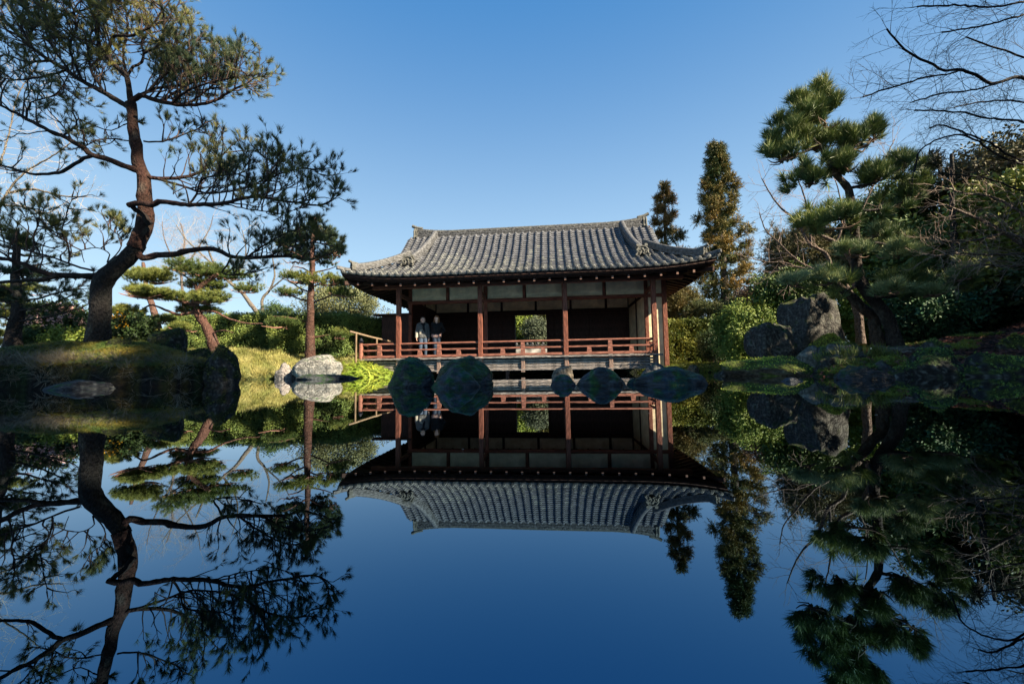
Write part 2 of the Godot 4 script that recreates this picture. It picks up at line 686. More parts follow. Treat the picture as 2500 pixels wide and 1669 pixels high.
func roof_side_y(s: float, d: float) -> float:   # height of a side slope, s metres in from the side eave
	var e := clampf((absf(d - 2.9) - 1.5) / 2.4, 0, 1)
	var t := s / 3.6
	return 4.22 + 2.8 * (0.55 * t + 0.45 * t * t) + 0.27 * pow(e, 2.3) * clampf(1.0 - t * 1.6, 0, 1)


func build_pavilion() -> void:
	var pv := thing("pavilion", "red timber viewing pavilion with grey tiled curved roof and open veranda over the water", "pavilion", PAV)
	pv.rotation.y = -atan(0.10)
	build_frame(pv)
	build_railing(pv)
	build_roof(pv)


func bar(called: String, p: Node, c: Vector3, s: Vector3, m: Material, label := "") -> MeshInstance3D:
	var mb := MB.new()
	mb.box(Vector3.ZERO, s)
	var o := part(called, mb.mesh(), m, p, label)
	o.position = c
	return o


func build_frame(pv: Node3D) -> void:
	var bay := 3.657
	for i in 4:
		bar("veranda_post", pv, q3(i * bay, 2.09, 0), Vector3(0.19, 3.68, 0.19), M.red_wood_y)
	for x in [0.02, bay, 2 * bay, 3 * bay + 0.03]:
		bar("wall_post", pv, q3(x, 2.5, 1.42), Vector3(0.16, 3.5, 0.16), M.red_wood_y)
	bar("corner_post", pv, q3(11.79, 2.15, 1.40), Vector3(0.19, 4.1, 0.19), M.red_wood_y)
	bar("eave_beam", pv, q3(5.5, 3.96, 0), Vector3(13.4, 0.17, 0.15), M.red_wood_x)
	bar("wall_plate", pv, q3(5.9, 4.27, 1.42), Vector3(12.0, 0.17, 0.17), M.red_wood_x)
	bar("lintel", pv, q3(5.9, 3.475, 1.41), Vector3(12.0, 0.145, 0.2), M.red_wood_x)
	for i in 4:   # tie beams from the veranda posts to the wall
		bar("tie_beam", pv, q3(i * bay, 3.62, 0.71), Vector3(0.12, 0.17, 1.3), M.red_wood_z)
	for k in 6:   # panels between lintel and plate, with a stud at every half bay
		var x := 0.1 + k * bay / 2
		bar("plaster_panel", pv, q3(x + bay / 4 - 0.06, 3.86, 1.43), Vector3(bay / 2 - 0.12, 0.65, 0.06), M.plaster)
		if k % 2 == 0:
			bar("stud", pv, q3((k + 1) * bay / 2, 3.865, 1.42), Vector3(0.13, 0.63, 0.13), M.red_wood_y)
	bar("plaster_panel", pv, q3(11.39, 3.86, 1.43), Vector3(0.62, 0.65, 0.06), M.plaster)
	bar("plaster_panel", pv, q3(11.39, 1.82, 1.43), Vector3(0.62, 3.14, 0.07), M.plaster, "tall white plaster panel beside the corner post")
	bar("sill_beam", pv, q3(11.4, 0.2, 1.42), Vector3(0.6, 0.1, 0.12), M.red_wood_x)
	# floor, boards of the veranda, weathered skirt
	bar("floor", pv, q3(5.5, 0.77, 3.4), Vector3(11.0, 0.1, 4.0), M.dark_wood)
	for k in 6:
		bar("deck_board", pv, q3(4.72, 0.775 - 0.003 * (k % 2), 0.08 + k * 0.232), Vector3(12.9, 0.045, 0.225), M.grey_wood)
	bar("edge_board", pv, q3(4.72, 0.752, -0.13), Vector3(13.0, 0.075, 0.15), M.grey_wood)
	for k in 13:
		var x := -1.72 + 1.8285 * k - 0.109
		if x > 11.2:
			break
		x = 1.8285 * (k - 1)
		if k == 0:
			x = -1.74
		bar("skirt_post", pv, q3(x, 0.41, -0.07), Vector3(0.16, 0.60, 0.1), M.grey_post)
		if x > 10.9:
			break
		var x2 := 1.8285 * k
		for r in 4:
			var h := 0.082 + 0.01 * ((r + k) % 2)
			bar("skirt_plank", pv, q3((x + x2) / 2, 0.285 + r * 0.112, -0.04 + 0.012 * (r % 2)), Vector3(x2 - x - 0.17, h, 0.035), M.grey_wood)
	bar("skirt_sill", pv, q3(4.72, 0.215, -0.06), Vector3(12.9, 0.045, 0.14), M.grey_wood)
	for k in 7:
		bar("pile", pv, q3(-1.5 + k * 2.1, 0.0, 0.12), Vector3(0.16, 0.38, 0.16), M.dark_wood)
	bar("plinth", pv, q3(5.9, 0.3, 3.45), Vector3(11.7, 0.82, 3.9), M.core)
	# walls of the room; the doorway in the back wall stands open
	var dx0 := 4.69
	var dx1 := 6.45
	bar("back_sill", pv, q3(5.9, 0.86, 5.42), Vector3(11.8, 0.08, 0.14), M.dark_wood)
	for k in 12:
		var xa := 0.05 + k * 0.977
		var xb := xa + 0.965
		if xb > dx0 and xa < dx1:
			if xa < dx0:
				xb = dx0
			elif xb > dx1:
				xa = dx1
			else:
				continue
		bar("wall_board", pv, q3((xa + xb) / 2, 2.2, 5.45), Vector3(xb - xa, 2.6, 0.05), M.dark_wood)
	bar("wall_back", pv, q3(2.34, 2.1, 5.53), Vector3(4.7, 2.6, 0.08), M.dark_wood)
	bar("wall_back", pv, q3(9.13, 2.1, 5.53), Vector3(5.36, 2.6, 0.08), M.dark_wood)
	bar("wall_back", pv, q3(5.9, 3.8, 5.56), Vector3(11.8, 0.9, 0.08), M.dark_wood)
	bar("door_head", pv, q3(5.9, 3.42, 5.42), Vector3(11.8, 0.28, 0.16), M.dark_wood)
	bar("door_jamb", pv, q3(dx0 - 0.05, 2.1, 5.41), Vector3(0.1, 2.4, 0.15), M.dark_wood)
	bar("door_jamb", pv, q3(dx1 + 0.05, 2.1, 5.41), Vector3(0.1, 2.4, 0.15), M.dark_wood)
	for k in 6:
		bar("plaster_panel", pv, q3(0.98 + k * 1.955, 3.87, 5.47), Vector3(1.83, 0.62, 0.06), M.plaster)
		bar("stud", pv, q3(1.957 * (k + 1), 3.88, 5.44), Vector3(0.11, 0.64, 0.12), M.dark_wood)
	for s in 2:
		var x: float = 0.02 if s == 0 else 11.03
		for k in 2:
			var d := 2.43 + k * 2.0
			if s == 0:
				bar("wall_board", pv, q3(x, 2.2, d), Vector3(0.05, 2.7, 1.86), M.dark_wood)
				bar("plaster_panel", pv, q3(x, 3.9, d), Vector3(0.06, 0.56, 1.86), M.plaster)
			else:
				bar("plaster_panel", pv, q3(x, 2.2, d), Vector3(0.06, 2.7, 1.86), M.plaster)
				bar("plaster_panel", pv, q3(x, 3.92, d), Vector3(0.06, 0.56, 1.86), M.plaster)
			bar("wall_post", pv, q3(x, 2.5, d + 1.0), Vector3(0.15, 3.4, 0.15), M.dark_wood)
		bar("tie_beam", pv, q3(x, 3.58, 3.42), Vector3(0.14, 0.14, 3.8), M.dark_wood)
	bar("side_wall", pv, q3(11.79, 2.2, 3.5), Vector3(0.1, 4.0, 3.95), M.plaster)
	bar("ceiling", pv, q3(5.9, 4.4, 3.45), Vector3(11.9, 0.05, 4.1), M.dark_wood)
	# the board wall that runs on behind the veranda at the left
	bar("screen_wall", pv, q3(-0.72, 1.75, 1.45), Vector3(1.4, 2.3, 0.08), M.dark_wood, "dark red board wall left of the room")
	bar("screen_cap", pv, q3(-0.85, 2.95, 1.45), Vector3(1.9, 0.09, 0.34), M.dark_wood)


func build_railing(pv: Node3D) -> void:
	var bay := 3.657
	var xs := [-1.74, 0.0, bay, 2 * bay, 3 * bay]
	for k in 4:
		var a: float = xs[k] + 0.1
		var b: float = xs[k + 1] - 0.1
		var m := (a + b) / 2
		var mb := MB.new()
		mb.tube(PackedVector3Array([q3(a - m, 0.0, 0), q3(0, 0.004, 0), q3(b - m, 0.0, 0)]), PackedFloat32Array([0.043, 0.043, 0.043]), 10)
		part("top_rail", mb.mesh(), M.rail_wood, pv).position = q3(m, 1.425, 0)
		bar("middle_rail", pv, q3(m, 1.155, 0), Vector3(b - a, 0.07, 0.075), M.rail_wood)
		bar("bottom_rail", pv, q3(m, 0.872, 0), Vector3(b - a, 0.105, 0.11), M.rail_wood)
		var third := [0.5] if k == 0 else [0.25, 0.5, 0.75]
		for f in third:
			var x := lerpf(a, b, f)
			var full: bool = f == 0.5
			var lo := 0.93
			var hi := 1.40 if full else 1.12
			var sb := MB.new()
			var w0 := 0.10
			var w1 := 0.075 if full else 0.08
			for s in 2:
				pass
			var p := [Vector3(-w0, lo, 0.05), Vector3(w0, lo, 0.05), Vector3(w1, hi, 0.045), Vector3(-w1, hi, 0.045)]
			var r := [Vector3(-w0, lo, -0.05), Vector3(w0, lo, -0.05), Vector3(w1, hi, -0.045), Vector3(-w1, hi, -0.045)]
			sb.quad(p[0], p[1], p[2], p[3])
			sb.quad(r[1], r[0], r[3], r[2])
			sb.quad(p[1], r[1], r[2], p[2])
			sb.quad(r[0], p[0], p[3], r[3])
			sb.quad(p[3], p[2], r[2], r[3])
			part("rail_post", sb.mesh(), M.rail_wood, pv).position = q3(x, 0, 0)
			bar("foot_block", pv, q3(x, 0.806, 0), Vector3(0.17, 0.03, 0.13), M.grey_wood)
	# the returns of the railing towards the wall, left end with a capped newel
	for e in [[-1.74, 0.1, 1.38], [3 * bay, 0.12, 1.3]]:
		var m: float = (e[1] + e[2]) / 2
		var l: float = e[2] - e[1]
		var mb := MB.new()
		mb.tube(PackedVector3Array([q3(0, 0, -l / 2), q3(0, 0, l / 2)]), PackedFloat32Array([0.043, 0.043]), 10)
		part("top_rail", mb.mesh(), M.rail_wood, pv).position = q3(e[0], 1.425, m)
		bar("middle_rail", pv, q3(e[0], 1.155, m), Vector3(0.075, 0.07, l), M.red_wood_z)
		bar("bottom_rail", pv, q3(e[0], 0.872, m), Vector3(0.11, 0.105, l), M.red_wood_z)
		bar("rail_post", pv, q3(e[0], 1.1, m), Vector3(0.1, 0.5, 0.15), M.red_wood_y)
	var nb := MB.new()
	nb.lathe(Vector3.ZERO, [Vector2(0.095, 0.0), Vector2(0.1, 0.02), Vector2(0.095, 0.72), Vector2(0.085, 0.74)], 14)
	var nw := part("newel", nb.mesh(), M.rail_wood, pv)
	nw.position = q3(-1.74, 0.8, 0)
	var cb := MB.new()
	cb.lathe(Vector3.ZERO, [Vector2(0.09, 0.74), Vector2(0.1, 0.75), Vector2(0.1, 0.81), Vector2(0.07, 0.83), Vector2(0.075, 0.86), Vector2(0.06, 0.9), Vector2(0.005, 0.94)], 14)
	part("newel_cap", cb.mesh(), M.black_metal, nw, "dark metal cap on the end post of the railing")


func cover_mesh() -> ArrayMesh:   # a half-round tile 0.235 long along -z (up the slope), its lower face closed
	var mb := MB.new()
	var l := 0.25
	var r := 0.07
	var n := 6
	for k in n:
		var a := PI * k / n
		var b := PI * (k + 1) / n
		var pa := Vector3(cos(a) * r, sin(a) * r, 0)
		var pb := Vector3(cos(b) * r, sin(b) * r, 0)
		var o := Vector3(0, -0.03, -l)
		mb.quad(pa, pa * Vector3(0.86, 0.86, 1) + o, pb * Vector3(0.86, 0.86, 1) + o, pb)
		mb.tri(Vector3.ZERO, pa, pb)
	return mb.mesh()


func pan_mesh(w: float) -> ArrayMesh:   # a trough tile between two rows of covers, with a thick lower lip
	var mb := MB.new()
	var l := 0.26
	var n := 4
	for k in n:
		var a := -0.5 + float(k) / n
		var b := -0.5 + float(k + 1) / n
		var pa := Vector3(a * w, a * a * 0.2 - 0.01, 0)
		var pb := Vector3(b * w, b * b * 0.2 - 0.01, 0)
		var o := Vector3(0, -0.035, -l)
		var t := Vector3(0, -0.035, 0)
		mb.quad(pa, pb, pb + o, pa + o)
		mb.quad(pa + t, pb + t, pb, pa)
	return mb.mesh()


func build_roof(pv: Node3D) -> void:
	rng.seed = 11
	var rf := pv
	var rows := 22
	var cols := 45
	var pitch := (X1 - X0 - 0.1) / cols
	var cover := cover_mesh()
	var pan := pan_mesh(pitch)
	# slope length parameter: rows at equal distances along the curve
	var ds := []
	var d := EAVE_D
	while d < 2.62:
		ds.append(d)
		var y0 := roof_y(5.5, d)
		var y1 := roof_y(5.5, d + 0.05)
		d += 0.21 * 0.05 / Vector2(0.05, y1 - y0).length()
	rows = ds.size()
	var mats := []
	for k in 8:
		var base := Color(0.15, 0.156, 0.168) * rr(0.75, 1.2)
		if k >= 4:
			base = base.lerp(Color(0.3, 0.31, 0.265), 0.2 + 0.14 * (k - 4))
		var m: StandardMaterial3D = M.tile.duplicate()
		m.vertex_color_use_as_albedo = false
		m.albedo_color = base.linear_to_srgb()
		mats.append(m)
	var rest_c := Buf.new()
	var rest_p := Buf.new()
	var count := 0
	for r in rows:
		for c in cols + 1:
			var x := X0 + 0.1 + c * pitch
			var dd: float = ds[r]
			var inner := minf(x - X0, X1 - x)
			if x < -0.45 or x > 11.6:
				if dd > EAVE_D + inner + 0.05:
					continue
			var top := dd + 0.2
			var dir := Vector3(0, roof_y(x, top) - roof_y(x, dd), -(top - dd)).normalized()
			var across := Vector3(1, (roof_y(x + 0.1, dd) - roof_y(x - 0.1, dd)) / 0.2, 0).normalized()
			var basis := Basis(across, across.cross(dir) * -1.0, -dir)
			basis = Basis(across, (-dir).cross(across), -dir)
			var pos := q3(x, roof_y(x, dd) + 0.05, dd)
			var mossy := clampf(1.1 - r * 0.075 + broad.get_noise_2d(x * 40, dd * 40) * 0.9, 0, 1)
			var mk := (4 + rng.randi_range(0, 3)) if rng.randf() < mossy * 0.8 else rng.randi_range(0, 3)
			var mk2 := (4 + rng.randi_range(0, 3)) if rng.randf() < mossy * 0.7 else rng.randi_range(0, 3)
			var jig := Basis(UP, rr(-0.02, 0.02)).rotated(Vector3.RIGHT, rr(-0.012, 0.012))
			var tr := Transform3D(basis * jig, pos + Vector3(rr(-0.006, 0.006), rr(-0.004, 0.004), 0))
			var tp := Transform3D(basis * jig, q3(x + pitch / 2, roof_y(x + pitch / 2, dd) + 0.025, dd))
			var pan_ok := c < cols and not ((x + pitch < -0.45 or x + pitch > 11.6) and dd > EAVE_D + minf(x + pitch - X0, X1 - x - pitch) + 0.05)
			if r < 6 and count < 290:
				var o := part("cover_tile", cover, mats[mk], rf)
				o.transform = tr
				if pan_ok:
					var o2 := part("pan_tile", pan, mats[mk2], rf)
					o2.transform = tp
				count += 1
			else:
				put_tr(rest_c, tr, linear_of(mats[mk]))
				if pan_ok:
					put_tr(rest_p, tp, linear_of(mats[mk2]))
			if r == 0:   # the round end disc with its ring, and the lip under the pan
				var db := MB.new()
				db.tube(PackedVector3Array([Vector3(0, 0.01, -0.03), Vector3(0, 0.01, 0.025), Vector3(0, 0.01, 0.03)]), PackedFloat32Array([0.09, 0.09, 0.075]), 12)
				db.tube(PackedVector3Array([Vector3(0, 0.01, 0.028), Vector3(0, 0.01, 0.045)]), PackedFloat32Array([0.04, 0.03]), 8)
				part("end_disc", db.mesh(), mats[rng.randi_range(4, 6)], rf).transform = tr
				if pan_ok:
					var lb := MB.new()
					for k in 4:
						var a := (-0.5 + k / 4.0) * pitch * 0.9
						var b := (-0.5 + (k + 1) / 4.0) * pitch * 0.9
						var ya := 1.1 * a * a
						var yb := 1.1 * b * b
						var h := 0.055
						lb.quad(Vector3(a, ya - h, 0.02), Vector3(b, yb - h, 0.02), Vector3(b, yb + 0.01, 0.02), Vector3(a, ya + 0.01, 0.02))
						lb.quad(Vector3(a, ya + 0.01, 0.02), Vector3(b, yb + 0.01, 0.02), Vector3(b, yb + 0.01, -0.05), Vector3(a, ya + 0.01, -0.05))
						lb.quad(Vector3(b, yb - h, 0.02), Vector3(a, ya - h, 0.02), Vector3(a, ya - h, -0.05), Vector3(b, yb - h, -0.05))
					part("eave_lip", lb.mesh(), mats[rng.randi_range(4, 7)], rf).transform = tp
	many("more_cover_tiles", cover, M.tile, rest_c, rf)
	many("more_pan_tiles", pan, M.tile, rest_p, rf)
	# the bed under the tiles: front and back slopes, then the two skirts at the sides
	var bed := MB.new()
	bed.col = Color(0.1, 0.1, 0.11)
	var nx := 40
	var nd := 14
	for side in 2:
		for i in nx:
			for j in nd:
				var f := [float(j) / nd, float(j + 1) / nd]
				var pts := []
				for e in [[i, 0], [i + 1, 0], [i + 1, 1], [i, 1]]:
					var fd: float = EAVE_D + 0.04 + f[e[1]] * 3.86
					var inn: float = minf(fd - EAVE_D, 1.9)
					var x: float = lerpf(X0 + inn, X1 - inn, float(e[0]) / nx)
					var y := roof_y(x, minf(fd, 2.9)) - 0.04
					pts.append(q3(x, y, fd if side == 0 else 2 * RIDGE_D - fd))
				if side == 0:
					bed.quad(pts[0], pts[1], pts[2], pts[3])
				else:
					bed.quad(pts[1], pts[0], pts[3], pts[2])
	for side in 2:
		for i in 24:
			for j in 8:
				var pts := []
				for e in [[i, j], [i + 1, j], [i + 1, j + 1], [i, j + 1]]:
					var s: float = e[1] / 8.0 * 2.3
					var dd: float = lerpf(EAVE_D + s, 2 * RIDGE_D - EAVE_D - s, e[0] / 24.0)
					var y := roof_side_y(s, dd) - 0.03
					pts.append(q3(X0 + s if side == 0 else X1 - s, y, dd))
				if side == 0:
					bed.quad(pts[1], pts[0], pts[3], pts[2])
				else:
					bed.quad(pts[0], pts[1], pts[2], pts[3])
	part("tile_bed", bed.mesh(), M.tile, rf)
	var side_buf := Buf.new()   # cover rows of the side skirts and of the back slope
	for side in 2:
		for k in 23:
			var dd := EAVE_D + 0.1 + k * pitch
			var s := 0.0
			while s < minf(2.3, minf(dd - EAVE_D, 2 * RIDGE_D - EAVE_D - dd)):
				var y := roof_side_y(s, dd)
				var y2 := roof_side_y(s + 0.2, dd)
				var sx := 1.0 if side == 0 else -1.0
				var dir := Vector3(0.2 * sx, y2 - y, 0).normalized()
				var ac := Vector3(0, 0, sx)
				put_tr(side_buf, Transform3D(Basis(ac, (-dir).cross(ac), -dir), q3(X0 + s if side == 0 else X1 - s, y + 0.04, dd)), linear_of(mats[rng.randi_range(0, 7)]))
				s += 0.2
	for c in cols:
		for r in rows:
			var x := X0 + 0.1 + c * pitch
			var dd: float = ds[r]
			if (x < -0.45 or x > 11.6) and dd > EAVE_D + minf(x - X0, X1 - x) + 0.05:
				continue
			var dir := Vector3(0, roof_y(x, dd + 0.2) - roof_y(x, dd), 0.2).normalized()
			put_tr(side_buf, Transform3D(Basis(Vector3.LEFT, (-dir).cross(Vector3.LEFT), -dir), q3(x, roof_y(x, dd) + 0.04, 2 * RIDGE_D - dd)), linear_of(mats[rng.randi_range(0, 7)]))
	many("side_and_back_tiles", cover, M.tile, side_buf, rf)
	# gable walls and barge boards
	for side in 2:
		var gx := 0.15 if side == 0 else 10.95
		var gb := MB.new()
		gb.tri(q3(gx, 5.6, 1.2), q3(gx, 7.1, 2.9), q3(gx, 5.6, 4.6))
		gb.tri(q3(gx, 5.6, 4.6), q3(gx, 7.1, 2.9), q3(gx, 5.6, 1.2))
		part("gable", gb.mesh(), M.plaster, rf)
		var vx := -0.42 if side == 0 else 11.58
		for s in 2:
			var pts := PackedVector3Array()
			var rad := PackedFloat32Array()
			for k in 8:
				var dd := lerpf(1.0, 2.75, k / 7.0)
				pts.append(q3(vx, roof_y(5.5, dd) - 0.08, dd if s == 0 else 5.8 - dd))
				rad.append(0.09)
			var vb := MB.new()
			vb.tube(pts, rad, 8)
			part("barge_board", vb.mesh(), M.soffit_wood, rf)
		for k in 14:   # tile ends that line the verge
			var dd := lerpf(1.0, 2.5, k / 13.0)
			var eb := MB.new()
			eb.box(Vector3.ZERO, Vector3(0.26, 0.05, 0.15))
			var o := part("verge_tile", eb.mesh(), mats[rng.randi_range(0, 6)], rf)
			o.position = q3(vx, roof_y(5.5, dd) + 0.04, dd)
			o.rotation.x = 0.75
			o.rotation.z = 0.1 if side == 0 else -0.1
	build_ridges(rf)
	build_eaves(rf)


func thing_part(called: String, parent: Node) -> Node3D:
	var o := Node3D.new()
	o.name = called
	parent.add_child(o, true)
	return o


func linear_of(m: StandardMaterial3D) -> Color:
	return m.albedo_color.srgb_to_linear()


func put_tr(b: Buf, t: Transform3D, c: Color) -> void:
	var x := t.basis.x
	var y := t.basis.y
	var z := t.basis.z
	var o := t.origin
	b.b.append_array([x.x, y.x, z.x, o.x, x.y, y.y, z.y, o.y, x.z, y.z, z.z, o.z, c.r, c.g, c.b, 1.0])
	b.n += 1


func stack_ridge(called: String, p: PackedVector3Array, w: float, h: float, courses: int, cap: float, parent: Node) -> void:
	# courses of flat tiles under a round cap, following p (the foot of the ridge)
	var n := p.size()
	for c in courses:
		var mb := MB.new()
		var y0 := h * c / courses
		var y1 := h * (c + 1) / courses - 0.012
		var ww := w * (0.5 - 0.012 * c) + (0.012 if c % 2 == 0 else 0.0)
		for i in n - 1:
			var t := (p[i + 1] - p[i])
			var s := t.cross(UP).normalized()
			var gap := t.normalized() * (0.004 if (i + c) % 3 == 0 else 0.0)
			var a := p[i] + gap
			var b := p[i + 1]
			var f := ww + (0.006 if (i * 7 + c * 3) % 4 == 0 else 0.0)
			mb.quad(a - s * f + UP * y0, a - s * f + UP * y1, b - s * f + UP * y1, b - s * f + UP * y0)
			mb.quad(b + s * f + UP * y0, b + s * f + UP * y1, a + s * f + UP * y1, a + s * f + UP * y0)
			mb.quad(a - s * f + UP * y1, a + s * f + UP * y1, b + s * f + UP * y1, b - s * f + UP * y1)
		part("ridge_course" if c > 0 else called, mb.mesh(), M.ridge_tile, parent)
	var core := MB.new()
	for i in n - 1:
		var s := (p[i + 1] - p[i]).cross(UP).normalized() * w * 0.42
		for sg in [-1.0, 1.0]:
			if sg < 0:
				core.quad(p[i] - s, p[i] - s + UP * h, p[i + 1] - s + UP * h, p[i + 1] - s)
			else:
				core.quad(p[i + 1] + s, p[i + 1] + s + UP * h, p[i] + s + UP * h, p[i] + s)
	part("ridge_core", core.mesh(), M.ornament, parent)
	for i in n - 1:   # round cap tiles laid end to end
		var t := (p[i + 1] - p[i]).normalized()
		var cb := MB.new()
		var m := (p[i] + p[i + 1]) / 2 + UP * h
		cb.tube(PackedVector3Array([p[i] + UP * h - m, p[i + 1] + UP * h - m - t * 0.01, p[i + 1] + UP * h - m]), PackedFloat32Array([cap * 0.94, cap, cap * 0.9]), 10, i == 0 or i == n - 2)
		part("ridge_cap", cb.mesh(), M.ridge_tile, parent).position = m


func line_points(a: Vector3, b: Vector3, n: int, sag: float, up_end := 0.0) -> PackedVector3Array:
	var p := PackedVector3Array()
	for k in n + 1:
		var t := float(k) / n
		p.append(a.lerp(b, t) - UP * sag * 4 * t * (1 - t) + UP * up_end * pow(t, 4))
	return p


func ornament(called: String, w: float, h: float, parent: Node, label := "") -> Node3D:
	# an end tile: a shouldered plate with a curling rim, a boss and two scrolls
	var o := thing_part(called, parent)
	if label:
		o.set_meta("label", label)
	var mb := MB.new()
	var prof := [Vector2(-0.5, 0), Vector2(-0.62, 0.12), Vector2(-0.45, 0.3), Vector2(-0.5, 0.62), Vector2(-0.3, 0.9), Vector2(0, 1.0), Vector2(0.3, 0.9), Vector2(0.5, 0.62), Vector2(0.45, 0.3), Vector2(0.62, 0.12), Vector2(0.5, 0)]
	for k in prof.size() - 1:
		var a := Vector3(prof[k].x * w, prof[k].y * h, 0)
		var b := Vector3(prof[k + 1].x * w, prof[k + 1].y * h, 0)
		var t := Vector3(0, 0, 0.06)
		mb.tri(Vector3(0, h * 0.3, 0.045), b + t, a + t)
		mb.quad(a - t, a + t, b + t, b - t)
		mb.tri(Vector3(0, h * 0.3, -0.05), a - t, b - t)
	part("plate", mb.mesh(), M.ornament, o)
	var rim := MB.new()
	var rp := PackedVector3Array()
	var rr_ := PackedFloat32Array()
	for k in prof.size():
		rp.append(Vector3(prof[k].x * w * 0.92, prof[k].y * h * 0.95 + 0.01, 0.07))
		rr_.append(0.035 * h / 0.45)
	rim.tube(rp, rr_, 6)
	part("rim", rim.mesh(), M.ornament, o)
	for s in [-1.0, 1.0]:
		var sp := PackedVector3Array()
		var sr := PackedFloat32Array()
		for k in 12:
			var a := k * 0.62
			var r := w * (0.21 - 0.014 * k)
			sp.append(Vector3(s * (w * 0.23 + cos(a) * r * 0.8), h * 0.36 + sin(a) * r * 1.1, 0.085 + 0.004 * k))
			sr.append(0.03 * h / 0.45 * (1 - k * 0.05))
		var sb := MB.new()
		sb.tube(sp, sr, 5)
		part("scroll", sb.mesh(), M.ornament, o)
	var bb := sphere_grid(6, 10)
	for k in bb.V.size():
		bb.V[k] = bb.V[k] * Vector3(w * 0.14, h * 0.14, 0.07) + Vector3(0, h * 0.66, 0.06)
	bb.smooth()
	part("boss", bb.mesh(), M.ornament, o)
	return o


func build_ridges(rf: Node3D) -> void:
	# main ridge, upswept at both ends
	var p := PackedVector3Array()
	var n := 40
	for k in n + 1:
		var x := lerpf(-0.12, 11.3, float(k) / n)
		var e := clampf((absf(x - 5.6) - 3.7) / 2.0, 0, 1)
		p.append(q3(x, 6.98 + 0.17 * e * e, RIDGE_D))
	stack_ridge("main_ridge", p, 0.36, 0.46, 8, 0.085, rf)
	for s in 2:
		var o := ornament("ridge_end", 0.46, 0.62, rf, "grey ridge-end tile with a horn at the %s end of the roof" % ("left" if s == 0 else "right"))
		o.position = q3(-0.2 if s == 0 else 11.4, 7.08, RIDGE_D)
		o.rotation.y = -PI / 2 if s == 0 else PI / 2
		for k in 3:
			bar("block", o, Vector3(0, 0.1 + k * 0.17, -0.02), Vector3(0.42 - 0.05 * k, 0.12, 0.2), M.ornament)
		var hb := MB.new()
		hb.tube(PackedVector3Array([Vector3(0, 0.58, -0.3), Vector3(0, 0.64, 0.0), Vector3(0, 0.76, 0.24)]), PackedFloat32Array([0.085, 0.085, 0.08]), 10)
		part("horn", hb.mesh(), M.ornament, o)
	# descending ridges on the front and back slopes, each with a demon tile at its foot
	for s in 2:
		for back in 2:
			var xt := 0.88 if s == 0 else 10.27
			var xb := 0.27 if s == 0 else 10.68
			var pts := PackedVector3Array()
			for k in 15:
				var t := k / 14.0
				var d := lerpf(2.6, 0.42, t)
				var x := lerpf(xt, xb, pow(t, 1.3))
				pts.append(q3(x, roof_y(5.5, d) + 0.06, d if back == 0 else 5.8 - d))
			stack_ridge("descending_ridge", pts, 0.27, 0.26, 3, 0.135, rf)
			if back == 0:
				var o := ornament("demon_tile", 0.52, 0.5, rf, "carved grey tile at the foot of the %s descending ridge" % ("left" if s == 0 else "right"))
				o.position = q3(xb, roof_y(5.5, 0.3) + 0.02, 0.3)
				o.rotation.x = -0.25
				for e in [-1.0, 1.0]:
					var tb := MB.new()
					tb.tube(PackedVector3Array([Vector3(e * 0.17, 0.5, -0.22), Vector3(e * 0.17, 0.53, 0.1)]), PackedFloat32Array([0.07, 0.07]), 10)
					part("horn", tb.mesh(), M.ornament, o)
	# corner ridges down the hips
	for s in 2:
		for back in 2:
			var sx := 1.0 if s == 0 else -1.0
			var cx := X0 if s == 0 else X1
			var pts := PackedVector3Array()
			for k in 13:
				var i := lerpf(2.25, 0.42, k / 12.0)
				pts.append(q3(cx + sx * i, roof_y(cx + sx * i, EAVE_D + i) + 0.05, EAVE_D + i if back == 0 else 5.8 - EAVE_D - i))
			stack_ridge("corner_ridge", pts, 0.22, 0.25, 4, 0.085, rf)
			var lo := PackedVector3Array()
			for k in 6:
				var i := lerpf(0.42, -0.1, k / 5.0)
				lo.append(q3(cx + sx * i, roof_y(cx + sx * i, EAVE_D + i) + 0.03 + 0.13 * pow(k / 5.0, 2), EAVE_D + i if back == 0 else 5.8 - EAVE_D - i))
			stack_ridge("corner_tip", lo, 0.16, 0.08, 1, 0.07, rf)
			var o := ornament("corner_tile", 0.3, 0.36, rf)
			o.position = q3(cx + sx * 0.38, roof_y(cx + sx * 0.38, EAVE_D + 0.38) + 0.05, EAVE_D + 0.38 if back == 0 else 5.8 - EAVE_D - 0.38)
			o.rotation.y = (-PI / 4 if s == 0 else PI / 4) if back == 0 else (-PI * 0.75 if s == 0 else PI * 0.75)
			var hb := MB.new()
			hb.tube(PackedVector3Array([Vector3(0, 0.34, -0.2), Vector3(0, 0.36, 0.05), Vector3(0, 0.43, 0.2)]), PackedFloat32Array([0.06, 0.06, 0.055]), 8)
			part("horn", hb.mesh(), M.ornament, o)


func rafter_y(x: float, d: float) -> float:   # the underside of the rafters
	return 3.865 + 0.27 * (d + 0.65) + lift(x) * 0.75 * clampf(1.0 - (d + 0.65) / 2.2, 0, 1)


